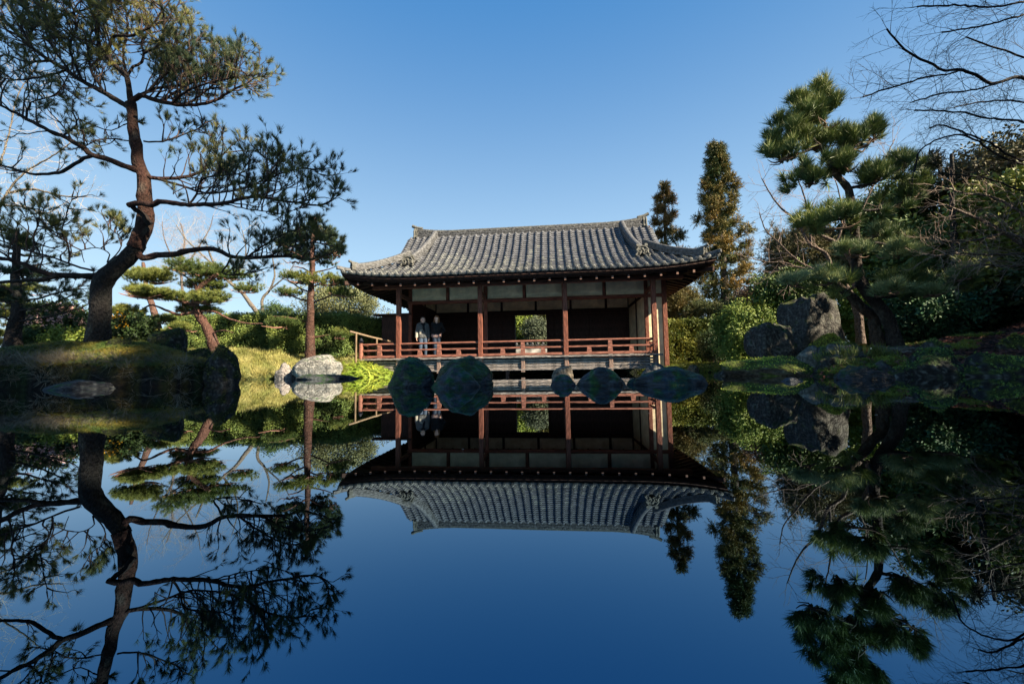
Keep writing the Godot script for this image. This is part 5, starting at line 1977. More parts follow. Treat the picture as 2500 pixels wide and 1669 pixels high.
func head_caps(c: Vector3, s: float, turn: float) -> Array:
	var b := Basis(UP, turn)
	var at3 := func(x, y, z): return c + b * (Vector3(x, y, z) * s)
	var h := [
		[at3.call(0, 0.045, -0.02), at3.call(0, 0.03, 0.015), 0.088 * s, 0.086 * s], [at3.call(0, 0.0, 0.02), at3.call(0, -0.07, 0.045), 0.07 * s, 0.042 * s],
		[at3.call(-0.03, -0.02, 0.04), at3.call(-0.02, -0.075, 0.045), 0.045 * s, 0.035 * s], [at3.call(0.03, -0.02, 0.04), at3.call(0.02, -0.075, 0.045), 0.045 * s, 0.035 * s],
		[at3.call(0, 0.012, 0.09), at3.call(0, -0.022, 0.107), 0.01 * s, 0.015 * s], [at3.call(-0.014, -0.026, 0.094), at3.call(0.014, -0.026, 0.094), 0.011 * s, 0.011 * s],
		[at3.call(-0.04, 0.03, 0.075), at3.call(0.04, 0.03, 0.075), 0.016 * s, 0.016 * s], [at3.call(0, -0.098, 0.065), at3.call(0, -0.1, 0.06), 0.024 * s, 0.024 * s],
		[at3.call(-0.022, -0.058, 0.082), at3.call(0.022, -0.058, 0.082), 0.011 * s, 0.011 * s]]
	for e in [-1.0, 1.0]:
		h.append([at3.call(e * 0.082, 0.015, 0.0), at3.call(e * 0.085, -0.025, 0.004), 0.02 * s, 0.013 * s])
	return h


func person(label: String, world: Vector3, yaw: float, h: float, man: bool) -> void:
	var s := h / 1.75
	var o := thing("person", label, "person", world, "two visitors on the veranda")
	o.rotation.y = yaw
	var v := func(x, y, z): return Vector3(x, y, z) * s
	var w := 1.0 if man else 0.9
	var ch: Vector3 = v.call(0.0, 1.605, 0.015)
	var sh := [v.call(-0.185 * w, 1.40, -0.01), v.call(0.185 * w, 1.40, -0.01)]
	var el := [v.call(-0.25, 1.12, -0.02), v.call(0.24, 1.12, -0.03)]
	var wr := [v.call(-0.27, 0.875, 0.05), v.call(0.245, 0.87, 0.04)]
	if not man:
		el = [v.call(-0.2, 1.12, -0.06), v.call(0.30, 1.14, -0.03)]
		wr = [v.call(-0.15, 0.93, 0.0), v.call(0.215, 1.0, 0.1)]
	var hip := [v.call(-0.085, 0.9, 0), v.call(0.085, 0.9, 0)]
	var kn := [v.call(-0.1, 0.49, 0.025), v.call(0.1, 0.49, 0.02)]
	var an := [v.call(-0.11, 0.085, -0.02), v.call(0.115, 0.085, -0.02)]
	if not man:
		hip = [v.call(-0.085, 0.9, 0), v.call(0.085, 0.9, 0)]
		kn = [v.call(-0.07, 0.49, 0.04), v.call(0.06, 0.49, 0.01)]
		an = [v.call(-0.09, 0.085, 0.0), v.call(0.07, 0.085, -0.04)]
	var torso := []
	for e in [-1.0, 1.0]:
		torso.append([v.call(e * 0.07 * w, 0.93, 0.0), v.call(e * 0.055 * w, 1.1, 0.01), 0.105 * s, 0.095 * s])
		torso.append([v.call(e * 0.055 * w, 1.1, 0.01), v.call(e * 0.085 * w, 1.3, 0.0), 0.095 * s, 0.108 * s])
		torso.append([v.call(e * 0.085 * w, 1.32, 0.0), v.call(e * 0.15 * w, 1.395, -0.01), 0.1 * s, 0.068 * s])
		if not man:
			torso.append([v.call(e * 0.07, 1.27, 0.07), v.call(e * 0.07, 1.25, 0.075), 0.06 * s, 0.06 * s])
	var neck := [[v.call(0, 1.38, -0.015), v.call(0, 1.53, 0.005), 0.062 * s, 0.052 * s]]
	var arms := []
	var legs := []
	for k in 2:
		arms.append([sh[k], el[k], 0.055 * s * w, 0.042 * s * w])
		arms.append([el[k], wr[k], 0.042 * s * w, 0.028 * s * w])
		legs.append([hip[k], kn[k], 0.088 * s, 0.058 * s])
		legs.append([kn[k], kn[k].lerp(an[k], 0.35), 0.056 * s, 0.056 * s])
		legs.append([kn[k].lerp(an[k], 0.35), an[k], 0.056 * s, 0.038 * s])
		legs.append([an[k], an[k] + v.call(0.02 * (k * 2 - 1), -0.05, 0.13), 0.036 * s, 0.028 * s])
	var mb := MB.new()
	flesh(torso + neck + arms + legs + [[v.call(0, 1.5, 0), ch, 0.05 * s, 0.06 * s]], 0.018, 0.04, mb)
	flesh(head_caps(ch, s * 0.98, 0.12 if man else -0.2), 0.006, 0.012, mb)
	for k in 2:
		var hc := []
		var d: Vector3 = (wr[k] - el[k]).normalized()
		if man:
			d = (d + Vector3(0, -0.6, 0)).normalized()
		hand(hc, wr[k], d, Vector3(1.0 - 2.0 * k, 0, 0.3).normalized() if man else Vector3(1.0 - 2.0 * k, -0.2, -0.4).normalized(), s * w)
		flesh(hc, 0.006, 0.008, mb)
	mb.smooth()
	part("body", mb.mesh(), M.skin, o)
	var grown := func(caps: Array, by: float) -> Array:
		var r := []
		for c in caps:
			r.append([c[0], c[1], c[2] + by * s, c[3] + by * s])
		return r
	var cloth := func(called: String, caps: Array, m: Material, label_ := "", cell := 0.016, k := 0.035):
		var cm := MB.new()
		flesh(caps, cell, k, cm)
		cm.smooth()
		for i in cm.V.size():   # folds
			cm.V[i] += cm.N[i] * (fine.get_noise_3dv(cm.V[i] * Vector3(1400, 700, 1400)) * 0.012)
		cm.smooth()
		return part(called, cm.mesh(), m, o, label_)
	var jm: Material = M.grey_jacket if man else M.black_cloth
	var top := torso.duplicate()
	var coat: Array = grown.call(top, 0.032)
	coat += grown.call([[sh[0], el[0], 0.055 * s * w, 0.046 * s * w], [sh[1], el[1], 0.055 * s * w, 0.046 * s * w]], 0.024)
	if not man:
		coat += grown.call([[el[0], el[0].lerp(wr[0], 0.92), 0.046 * s * w, 0.034 * s * w], [el[1], el[1].lerp(wr[1], 0.92), 0.046 * s * w, 0.034 * s * w]], 0.02)
		cloth.call("jacket", coat, jm)
		cloth.call("shirt_hem", grown.call([[v.call(-0.075, 0.925, 0.0), v.call(0.075, 0.925, 0.0), 0.118 * s, 0.118 * s]], 0.022), M.shirt_pink, "pale pink shirt hem under the jacket")
		for e in [-1.0, 1.0]:   # folded collar
			cloth.call("collar", [[v.call(e * 0.05, 1.46, 0.0), v.call(e * 0.08, 1.40, 0.09), 0.03 * s, 0.03 * s], [v.call(e * 0.08, 1.40, 0.09), v.call(e * 0.03, 1.28, 0.13), 0.03 * s, 0.018 * s]], jm, "", 0.01, 0.012)
	else:
		coat += grown.call([[el[1], el[1].lerp(wr[1], 0.92), 0.046 * s, 0.036 * s]], 0.02)
		cloth.call("jacket", coat, jm)
		cloth.call("sleeve", grown.call([[el[0], el[0].lerp(wr[0], 0.93), 0.05 * s, 0.04 * s]], 0.022), M.pale_cloth, "pale lower sleeve of the jacket")
		cloth.call("jacket_panel", [[v.call(-0.11, 1.02, 0.06), v.call(-0.09, 1.16, 0.075), 0.075 * s, 0.07 * s], [v.call(-0.05, 1.0, 0.1), v.call(-0.04, 1.3, 0.105), 0.035 * s, 0.03 * s]], M.pale_cloth, "pale front panel of the jacket")
		cloth.call("shoulder_hood", [[v.call(-0.15, 1.46, -0.03), v.call(-0.06, 1.49, -0.07), 0.05 * s, 0.055 * s], [v.call(0.15, 1.45, -0.03), v.call(0.06, 1.49, -0.07), 0.045 * s, 0.055 * s], [v.call(-0.15, 1.45, 0.0), v.call(-0.2, 1.38, 0.02), 0.045 * s, 0.035 * s]], M.pale_cloth)
		cloth.call("scarf", [[v.call(-0.06, 1.45, 0.05), v.call(0.06, 1.45, 0.05), 0.045 * s, 0.045 * s], [v.call(0.03, 1.43, 0.09), v.call(0.06, 1.12, 0.125), 0.045 * s, 0.035 * s], [v.call(-0.02, 1.43, 0.09), v.call(0.0, 1.2, 0.125), 0.035 * s, 0.03 * s]], M.black_cloth)
	var tr: Array = grown.call(legs.filter(func(c): return c[3] > 0.03 * s), 0.014)
	tr += grown.call([torso[0], torso[3 if man else 4]], 0.012)
	cloth.call("trousers", tr, M.jeans_blue if man else M.jeans_dark)
	for k in 2:
		cloth.call("shoe", [[an[k] + v.call(0, -0.045, -0.03), an[k] + v.call(0.02 * (k * 2 - 1), -0.05, 0.15), 0.042 * s, 0.036 * s]], M.shoe, "", 0.012, 0.01)
	var b := Basis(UP, 0.12 if man else -0.2)
	var hp := func(x, y, z): return ch + b * (Vector3(x, y, z) * s)
	if man:
		cloth.call("hair", [[hp.call(0, 0.065, -0.045), hp.call(0, 0.07, -0.01), 0.085 * s, 0.078 * s], [hp.call(-0.05, 0.01, -0.06), hp.call(0.05, 0.01, -0.06), 0.058 * s, 0.058 * s], [hp.call(-0.085, 0.05, -0.01), hp.call(-0.085, 0.0, -0.02), 0.014 * s, 0.012 * s], [hp.call(0.085, 0.05, -0.01), hp.call(0.085, 0.0, -0.02), 0.014 * s, 0.012 * s]], M.grey_hair, "", 0.008, 0.02)
	else:
		cloth.call("hair", [[hp.call(0, 0.07, -0.03), hp.call(0, 0.075, 0.01), 0.094 * s, 0.082 * s], [hp.call(-0.07, 0.04, -0.01), hp.call(-0.1, -0.12, 0.02), 0.046 * s, 0.04 * s], [hp.call(-0.1, -0.12, 0.02), hp.call(-0.115, -0.26, 0.05), 0.04 * s, 0.03 * s], [hp.call(0.07, 0.04, -0.01), hp.call(0.095, -0.12, 0.01), 0.044 * s, 0.038 * s], [hp.call(0.095, -0.12, 0.01), hp.call(0.1, -0.22, 0.03), 0.038 * s, 0.025 * s], [hp.call(0, 0.0, -0.06), hp.call(0, -0.2, -0.07), 0.08 * s, 0.07 * s]], M.auburn_hair, "", 0.008, 0.02)
	for e in [-1.0, 1.0]:
		var eb := sphere_grid(6, 8)
		for i in eb.V.size():
			eb.V[i] = eb.V[i] * Vector3(0.014, 0.008, 0.006) * s + hp.call(e * 0.034, 0.008, 0.088)
		eb.smooth()
		part("eye", eb.mesh(), M.dark_glass, o)
	var mo := MB.new()
	mo.tube(PackedVector3Array([hp.call(-0.026, -0.056, 0.088), hp.call(0, -0.06, 0.097), hp.call(0.026, -0.056, 0.088)]), PackedFloat32Array([0.002, 0.006, 0.002]), 6)
	part("mouth", mo.mesh(), M.lip, o)


func build_people() -> void:
	var b := Basis(UP, -atan(0.10))
	for k in 2:
		var p := PAV + b * (q3(0.93, 0.8, 0.5) if k == 0 else q3(1.55, 0.8, 0.56))
		var yaw := atan2(-p.x, -p.z)
		if k == 0:
			person("person with short grey hair, grey jacket with pale sleeve and blue jeans", p, yaw + 0.1, 1.87, true)
		else:
			person("person with long auburn hair, short black jacket and dark jeans", p, yaw - 0.1, 1.92, false)


# ---------------------------------------------------------------- stones, plants and small things
func build_rocks() -> void:
	var wet := Color(0.11, 0.122, 0.14)
	var green := Color(0.055, 0.16, 0.028)
	var grey := Color(0.12, 0.12, 0.115)
	rock_px("rock", "rounded dark rock with mossy crown in the water, leftmost of the stepping stones", 945, 1055, 878, 945, 5.75, 1, wet, green, 0.58, 0.45, 0.35, 0, 0.2)
	rock_px("rock", "largest domed mossy rock in the water, just behind a lower dark stone", 1062, 1204, 875, 941, 5.95, 2, wet, green, 0.68, 0.45, 0.35, 0, 0.12)
	rock_px("rock", "low dark pointed stone in the water in front of the largest domed mossy rock", 1047, 1172, 898, 946, 5.35, 3, wet * 1.15, green, 0.3, 0.4, 0.3, 1, 0.38)
	rock_px("rock", "small dark pointed stone in the water in front of the tan stone", 1342, 1412, 914, 943, 5.4, 4, wet, green, 0.3, 0.5, 0.25, 1, 0.4)
	rock_px("rock", "humped dark stone with a sloping right end, middle of the right stepping stones", 1412, 1536, 902, 943, 5.3, 5, wet, green, 0.36, 0.45, 0.3, 2, 0.18)
	rock_px("rock", "small low stone between the humped stone and the long flat stone", 1530, 1566, 924, 942, 5.5, 6, wet, green, 0.25, 0.5)
	rock_px("rock", "long flat-topped dark stone with mossy rim at the right of the stepping stones", 1558, 1745, 903, 941, 5.15, 7, wet, green, 0.35, 0.35, 0.35, 3, 0.15)
	rock_px("rock", "upright tan stone in the water before the pavilion skirt", 1353, 1402, 890, 928, 7.9, 8, Color(0.5, 0.4, 0.28), green, 0.0, 0.5)
	rock_px("rock", "grey boulder at the right end of the pavilion skirt", 1572, 1640, 891, 922, 11.5, 9, Color(0.26, 0.25, 0.24), green, 0.0, 0.5)
	rock_px("rock", "small tan stone at the foot of the mossy bank right of the pavilion", 1681, 1711, 893, 907, 14.0, 10, Color(0.34, 0.25, 0.15), green, 0.0, 0.5)
	# by the left bank
	rock_px("rock", "big pale lichened boulder standing in the water by the grassy left bank", 708, 815, 868, 924, 15.2, 11, Color(0.62, 0.6, 0.55), green, 0.0, 0.45)
	rock_px("rock", "small pale stone beside the big pale boulder in the water", 670, 712, 892, 924, 15.5, 12, Color(0.6, 0.54, 0.5), green, 0.0, 0.45)
	rock_px("rock", "flat dark stone lying in the water in front of the big pale boulder", 704, 860, 913, 926, 13.5, 13, wet, green, 0.1, 0.35, 0.25)
	rock_px("rock", "very flat blue-grey stone just above the water before the islet", 66, 234, 930, 951, 6.9, 14, Color(0.07, 0.075, 0.085), green, 0.0, 0.3, 0.2, 5)
	rock_px("rock", "dark rounded boulder at the right tip of the mossy islet", 488, 564, 850, 941, 8.25, 15, Color(0.09, 0.085, 0.075), Color(0.07, 0.08, 0.016), 0.6, 0.5, 0.3, 1, 0.22)
	rock_px("rock", "mossy upright boulder standing on the islet right of the big pine", 347, 438, 803, 868, 9.6, 16, Color(0.06, 0.065, 0.055), Color(0.04, 0.06, 0.015), 0.6, 0.5)
	rock_px("rock", "low mossy hump between the upright boulder and the islet tip", 425, 500, 856, 900, 8.6, 17, Color(0.05, 0.05, 0.04), Color(0.04, 0.055, 0.012), 0.9, 0.6)
	rock_px("rock", "rounded moss cushion at the foot of the big pine", 248, 305, 828, 850, 8.6, 18, Color(0.05, 0.05, 0.035), Color(0.05, 0.06, 0.013), 1.0, 0.6, 0.3)
	# on the right bank
	var lich := Color(0.13, 0.125, 0.11)
	rock_px("rock", "tallest standing stone with flat mossy top on the right bank", 1941, 2069, 725, 868, 10.7, 19, lich, Color(0.102, 0.131, 0.022), 0.3, 0.42, 0.4, 10)
	rock_px("rock", "leaning lichened standing stone left of the tallest one", 1852, 1955, 792, 892, 10.0, 20, lich, Color(0.072, 0.109, 0.029), 0.35, 0.45, 0.4, 8)
	rock_px("rock", "wide low rock covered with bright moss in front of the standing stones", 1786, 2016, 877, 918, 8.9, 21, Color(0.246, 0.189, 0.123), Color(0.189, 0.246, 0.036), 0.8, 0.35)
	rock_px("rock", "yellow-mossed dome behind the grassy rocks below the tallest standing stone", 2004, 2092, 826, 880, 9.8, 22, grey, Color(0.203, 0.217, 0.029), 1.0, 0.5)
	rock_px("rock", "pale lichened sloping rock right of the bright mossy rock", 1955, 2050, 852, 905, 8.9, 23, Color(0.319, 0.334, 0.290), Color(0.072, 0.116, 0.029), 0.3, 0.5)
	rock_px("rock", "rough grey rock with grass tufts in the middle of the right bank", 2030, 2140, 843, 905, 8.4, 24, Color(0.261, 0.261, 0.239), Color(0.072, 0.116, 0.029), 0.4, 0.5)
	rock_px("rock", "dark shaded boulder at the water under the grassy rocks", 2008, 2104, 878, 922, 7.9, 25, Color(0.06, 0.058, 0.05), Color(0.072, 0.116, 0.029), 0.35, 0.45)
	rock_px("rock", "broad flat slab crusted with lichen below the black pine", 2155, 2292, 842, 893, 8.5, 26, Color(0.290, 0.275, 0.239), Color(0.131, 0.160, 0.058), 0.35, 0.45, 0.35, 10)
	rock_px("rock", "low dark stone in the water in front of the right bank", 2073, 2192, 892, 929, 5.8, 27, Color(0.080, 0.090, 0.104), Color(0.060, 0.100, 0.026), 0.4, 0.45, 0.3)
	rock_px("rock", "block-shaped boulder wrapped in dark moss at the right shore", 2254, 2354, 858, 922, 6.4, 28, Color(0.05, 0.05, 0.045), Color(0.070, 0.120, 0.028), 0.55, 0.45, 0.35, 4)
	rock_px("rock", "narrow mossy stone left of the block-shaped boulder", 2192, 2250, 890, 921, 6.7, 29, Color(0.06, 0.06, 0.055), Color(0.087, 0.123, 0.023), 0.5, 0.45)
	rock_px("rock", "wide mossy rock at the far right edge of the shore", 2400, 2545, 872, 922, 6.3, 30, Color(0.06, 0.06, 0.055), Color(0.102, 0.145, 0.029), 0.5, 0.42, 0.35, 4)
	rock_px("rock", "egg-shaped mossy rock on the slope at the right edge", 2475, 2530, 824, 874, 8.0, 31, Color(0.116, 0.116, 0.102), Color(0.116, 0.145, 0.029), 0.7, 0.6)
	rock_px("rock", "smallest blue-grey stone just showing in the water before the bright mossy rock", 1911, 1976, 925, 934, 5.6, 32, Color(0.116, 0.131, 0.152), green, 0.0, 0.35, 0.15, 4)
	rock_px("rock", "dark stone between the block-shaped boulder and the right edge", 2356, 2402, 892, 920, 6.7, 33, Color(0.06, 0.06, 0.055), Color(0.080, 0.130, 0.030), 0.4, 0.45)
	rock_px("rock", "low pale-edged stone at the water between the narrow mossy stone and the grassy rocks", 2118, 2186, 884, 916, 7.4, 34, Color(0.17, 0.17, 0.155), Color(0.09, 0.12, 0.03), 0.35, 0.45)
	rock_px("rock", "little wet stone at the left foot of the wide bright mossy rock", 1748, 1796, 902, 917, 9.4, 35, Color(0.1, 0.09, 0.075), Color(0.09, 0.12, 0.03), 0.3, 0.45)
	rock_px("rock", "rounded stone with a mossy cap between the lichen slab and the block-shaped boulder", 2268, 2330, 838, 872, 7.6, 36, Color(0.12, 0.12, 0.11), Color(0.1, 0.14, 0.03), 0.5, 0.5)


func blossoms(t: Growth, n: int, c: Vector3, half: Vector3, col: Color, mesh: ArrayMesh) -> void:
	var b := Buf.new()
	for k in n:
		var d := rdir()
		d.z = absf(d.z)
		b.put(c + d * half * rr(0.8, 1.05), d + UP * 0.2, rr(0, TAU), rr(0.7, 1.2), vary(col, 0.15))
	many("flowers", mesh, M.leaf, b, t.node, t.base)


func build_plants() -> void:
	var hedge_cols := [Color(0.055, 0.095, 0.025), Color(0.22, 0.28, 0.065)]
	var deep := [Color(0.014, 0.03, 0.01), Color(0.05, 0.085, 0.022)]
	var fresh := [Color(0.08, 0.13, 0.02), Color(0.24, 0.29, 0.045)]
	var olive := [Color(0.07, 0.085, 0.035), Color(0.17, 0.18, 0.08)]
	var rust := [Color(0.17, 0.1, 0.03), Color(0.13, 0.13, 0.04)]
	var h1 := at(655, 790, 19.2).y
	hedge("clipped dark hedge at the left, lower and farther back than its neighbour", at(400, 880, 19.2), at(657, 880, 19.2), h1 - 0.45, 1.6, hedge_cols, 70, small_leaves, 0.8, 1.2)
	var h2 := at(800, 772, 17.9).y
	hedge("taller clipped hedge between the lower hedge and the pavilion", at(655, 885, 17.9), at(842, 885, 17.9), h2 - 0.5, 1.5, hedge_cols, 75, small_leaves, 0.8, 1.2)
	hedge("shaded end of the clipped hedge running back behind the veranda screen", at(842, 885, 17.95), at(968, 885, 20.5), h2 - 0.5, 1.2, hedge_cols, 70, small_leaves, 0.8, 1.2)
	hedge("glossy evergreen hedge with yellow-lit leaves right of the pavilion", at(1632, 895, 19.2), at(1815, 895, 18.6), at(1700, 786, 19).y - 0.25, 1.5, [Color(0.06, 0.09, 0.015), Color(0.22, 0.22, 0.04)], 45, leaves, 0.8, 1.15)
	# behind the hedges
	bush_px("shrub", "pale olive shrub rising behind the taller left hedge", "shrub", 745, 925, 690, 800, 25, 700, small_leaves, olive, 1.4, 2.2, "shrubs behind the hedges", "leaf")
	bush_px("shrub", "dark little shrub above the junction of the two left hedges", "shrub", 640, 720, 745, 800, 23, 260, small_leaves, deep, 1.2, 1.8, "shrubs behind the hedges")
	bush_px("shrub", "rusty conifer shrub under the right eave of the pavilion", "shrub", 1620, 1700, 690, 800, 24, 500, sprays, rust, 0.7, 1.1, "shrubs behind the hedges", "needle")
	bush_px("shrub", "low rusty shrub between the cypress trunk and the pavilion", "shrub", 1670, 1760, 738, 800, 23, 350, sprays, [Color(0.12, 0.08, 0.03), Color(0.08, 0.1, 0.03)], 0.6, 1.0, "shrubs behind the hedges", "needle")
	bush_px("shrub", "dark green shrub at the foot of the tall rusty conifer", "shrub", 1745, 1860, 735, 830, 22, 500, small_leaves, deep, 1.4, 2.0, "shrubs behind the hedges")
	bush_px("shrub", "green shrub seen through the left half of the open doorway", "shrub", 1235, 1300, 745, 850, 29, 500, leaves, fresh, 1.2, 1.8, "shrubs seen through the doorway")
	bush_px("shrub", "grey-green shrub seen through the middle of the open doorway", "shrub", 1280, 1345, 775, 850, 27, 420, small_leaves, [Color(0.06, 0.08, 0.05), Color(0.13, 0.15, 0.08)], 1.4, 2.0, "shrubs seen through the doorway")
	bush_px("shrub", "yellow-lit tree crown seen through the right half of the open doorway", "shrub", 1285, 1375, 720, 830, 31, 600, leaves, [Color(0.08, 0.1, 0.02), Color(0.25, 0.2, 0.05)], 1.3, 2.0, "shrubs seen through the doorway")
	# left: flowers and grass behind the islet
	var t := bush_px("flowering_bush", "bush full of pale pink blossoms behind the islet at the left", "flowering bush", 80, 212, 742, 838, 13.6, 420, leaves, deep, 0.8, 1.2)
	rng.seed = 5
	var petal := leaf_cluster(14, 0.05, 0.06, 0.03, 1.0)
	blossoms(t, 170, at(146, 790, 13.6), Vector3(0.95, 0.65, 0.75), Color(0.75, 0.5, 0.48), petal)
	t = bush_px("flowering_bush", "dark leafy bush with orange flowers just right of the big pine trunk", "flowering bush", 262, 365, 770, 842, 12.4, 300, leaves, deep, 0.7, 1.0)
	blossoms(t, 42, at(310, 802, 12.4), Vector3(0.65, 0.45, 0.5), Color(0.8, 0.42, 0.03), petal)
	bush_px("shrub", "low dark shrub between the slim pine and the pink-flowering bush", "shrub", 40, 110, 803, 845, 12.8, 220, small_leaves, deep, 1.0, 1.4, "low shrubs behind the islet")
	bush_px("shrub", "light green low shrub just left of the big pine trunk", "shrub", 130, 235, 806, 850, 12.2, 300, small_leaves, fresh, 0.9, 1.3, "low shrubs behind the islet")
	for q in [[372, 822, 11.2, "spiky light green grass clump behind the upright islet boulder", 34, 1.9], [330, 835, 11.4, "low green grass clump right of the orange flowers", 26, 1.4]]:
		var p := at(q[0], q[1], q[2])
		p.y = ground_y(p.x, p.z)
		rng.seed = int(q[0])
		var b := Buf.new()
		for k in q[4]:
			b.put(Vector3(rr(-0.45, 0.45), -0.02, rr(-0.3, 0.3)), UP + rdir() * 0.25, rr(0, TAU), rr(0.8, 1.2) * q[5], vary(Color(0.14, 0.2, 0.03), 0.25))
		many("blades", blades[0], M.blade, b, thing("grass_clump", q[3], "grass", p, "grass clumps"))
	# right side
	bush_px("shrub", "feathery yellow-green shrub left of the leaning standing stone", "shrub", 1755, 1880, 742, 892, 13.2, 1000, small_leaves, fresh, 0.9, 1.4, "shrubs of the right bank")
	bush_px("shrub", "airy bamboo-like shrub above the leaning standing stone", "shrub", 1850, 2000, 662, 812, 13.6, 900, leaves, [Color(0.05, 0.085, 0.02), Color(0.15, 0.2, 0.04)], 0.8, 1.2, "shrubs of the right bank")
	bush_px("shrub", "small dark shrub with a pale stem in front of the glossy hedge", "shrub", 1705, 1775, 800, 882, 17.4, 300, small_leaves, deep, 0.9, 1.3, "shrubs of the right bank")
	bush_px("shrub", "reddish twiggy shrub between the rusty conifer and the standing stones", "shrub", 1800, 1905, 690, 790, 14.5, 320, small_leaves, [Color(0.14, 0.05, 0.045), Color(0.12, 0.11, 0.04)], 0.7, 1.1, "shrubs of the right bank")
	bush_px("shrub", "olive feathery conifer shrub under the black pine", "shrub", 1880, 2050, 552, 730, 18.5, 1500, sprays, [Color(0.075, 0.07, 0.025), Color(0.15, 0.13, 0.05)], 0.6, 0.95, "shrubs of the right bank", "needle")
	bush_px("shrub", "bright green bamboo between the tallest standing stone and the pine trunks", "shrub", 2060, 2150, 700, 850, 12.2, 600, leaves, fresh, 0.7, 1.1, "shrubs of the right bank")
	bush_px("shrub", "drooping dark bamboo in the shade behind the pine trunks", "shrub", 2140, 2330, 690, 842, 11.6, 1300, leaves, [Color(0.025, 0.065, 0.03), Color(0.07, 0.15, 0.06)], 0.7, 1.1, "shrubs of the right bank")
	var mid := [Color(0.03, 0.06, 0.016), Color(0.1, 0.15, 0.04)]
	var green2 := [Color(0.03, 0.06, 0.015), Color(0.16, 0.22, 0.035)]
	for q in [[2060, 2260, 470, 720, 18.0, 2300, "broad-leaved evergreen tree behind the middle of the black pine", green2], [2180, 2350, 560, 760, 13.2, 1300, "shaded broad-leaved evergreen right of the pine trunks", mid], [2370, 2600, 430, 730, 11.8, 2100, "broad-leaved evergreen with glittering yellow-lit leaves at the right edge", [Color(0.05, 0.08, 0.014), Color(0.2, 0.22, 0.035)]], [2300, 2640, 640, 850, 12.6, 1700, "deep green evergreen thicket in shadow at the right edge", [Color(0.015, 0.034, 0.014), Color(0.05, 0.1, 0.03)]], [2380, 2700, 335, 560, 15.0, 1700, "brownish evergreen crown behind the maple twigs at the right edge", [Color(0.05, 0.045, 0.018), Color(0.12, 0.11, 0.035)]]]:
		var bt := bush_px("evergreen_tree", q[6], "evergreen tree", q[0], q[1], q[2], q[3], q[4], q[5], leaves, q[7], 1.0, 1.6, "evergreen trees of the right bank")
		var u: float = clampf((q[0] + q[1]) / 2.0, 2137, 2330)
		var foot := at(u, 835, q[4])
		var mb := MB.new()
		var top := at(u - 6, q[2] + 40, q[4])
		foot.y = ground_y(foot.x, foot.z) - 0.1
		var line := curve(PackedVector3Array([foot, foot.lerp(top, 0.5) + Vector3(0.08, 0, 0), top]), 0.3, 0.01)
		mb.tube(line, _taper(line.size(), 0.17, 0.05), 9, true, Color(0.07, 0.055, 0.045), Color(0.07, 0.055, 0.045))
		part("trunk", mb.mesh(bt.base), M.bark, bt.node)
	# ferns in the light at the corner of the pavilion
	var fern_spot := func():
		var x := rr(-7.3, -5.15)
		var z := rr(-17.4, -15.75)
		if edge_distance(Vector2(x, z), pond) > 0.1:
			return Vector3.INF
		return Vector3(x, ground_y(x, z), z)
	grass_field("ferns", "bright yellow-green ferns on the bank at the left corner of the veranda", fern_spot, 260, fronds, [Color(0.13, 0.2, 0.02), Color(0.3, 0.34, 0.05)], 0.45, 0.85, "blade", 0.35)
	var bank_spot := func():
		var x := rr(-15, -6.6)
		var z := rr(-19.5, -14.6)
		if edge_distance(Vector2(x, z), pond) > -0.02:
			return Vector3.INF
		return Vector3(x, ground_y(x, z) - 0.02, z)
	grass_field("grass", "soft yellowish grass hanging over the left bank below the hedge", bank_spot, 6500, blades, [Color(0.17, 0.18, 0.045), Color(0.36, 0.33, 0.12)], 0.7, 1.3, "blade", 0.5)
	var isle_spot := func():
		var x := rr(-13, -5.4)
		var z := rr(-11.2, -6.2)
		if edge_distance(Vector2(x, z), isle) < 0.13:
			return Vector3.INF
		return Vector3(x, ground_y(x, z) - 0.015, z)
	grass_field("moss", "dark green and ochre moss over the islet", isle_spot, 24000, [grass_tuft(12, 0.07, 0.9, 0.004), grass_tuft(12, 0.1, 1.0, 0.0035)], [Color(0.04, 0.08, 0.016), Color(0.19, 0.15, 0.026)], 0.4, 0.95, "blade", 0.6)  # ochre blades paint golden patches of sun into the moss
	var rim_spot := func():
		var x := rr(-12.5, -8.6) if rng.randf() < 0.8 else rr(-8.6, -5.5)
		var z := rr(-8.2, -6.2)
		var d := edge_distance(Vector2(x, z), isle)
		if d < 0.05 or d > 0.5:
			return Vector3.INF
		return Vector3(x, ground_y(x, z) + 0.03, z)
	grass_field("dry_grass", "matted dead grass hanging over the rim of the islet", rim_spot, 480, [grass_tuft(12, 0.3, 1.5, 0.0035), grass_tuft(9, 0.22, 1.6, 0.003)], [Color(0.07, 0.06, 0.04), Color(0.19, 0.16, 0.11)], 0.6, 1.1, "blade", 0.8)
	var moss_spot := func():
		var x := rr(5.4, 10.5)
		var z := rr(-19.0, -11.5)
		if edge_distance(Vector2(x, z), pond) > 0.02:
			return Vector3.INF
		return Vector3(x, ground_y(x, z) - 0.01, z)
	grass_field("moss", "velvety moss on the low bank right of the pavilion", moss_spot, 7000, [grass_tuft(12, 0.1, 0.9, 0.006), grass_tuft(12, 0.14, 1.1, 0.006)], [Color(0.06, 0.08, 0.012), Color(0.17, 0.2, 0.03)], 0.8, 1.4, "blade", 0.5)
	var litter_spot := func():
		var x := rr(5.9, 15)
		var z := rr(-13.5, -5.4)
		if edge_distance(Vector2(x, z), pond) > -0.1:
			return Vector3.INF
		return Vector3(x, ground_y(x, z) + 0.01, z)
	grass_field("leaf_litter", "fallen brown maple leaves scattered on the shady right slope", litter_spot, 5200, [_flat_leaves(7), _flat_leaves(9)], [Color(0.06, 0.025, 0.018), Color(0.22, 0.08, 0.05)], 0.8, 1.3, "litter", 0.15)
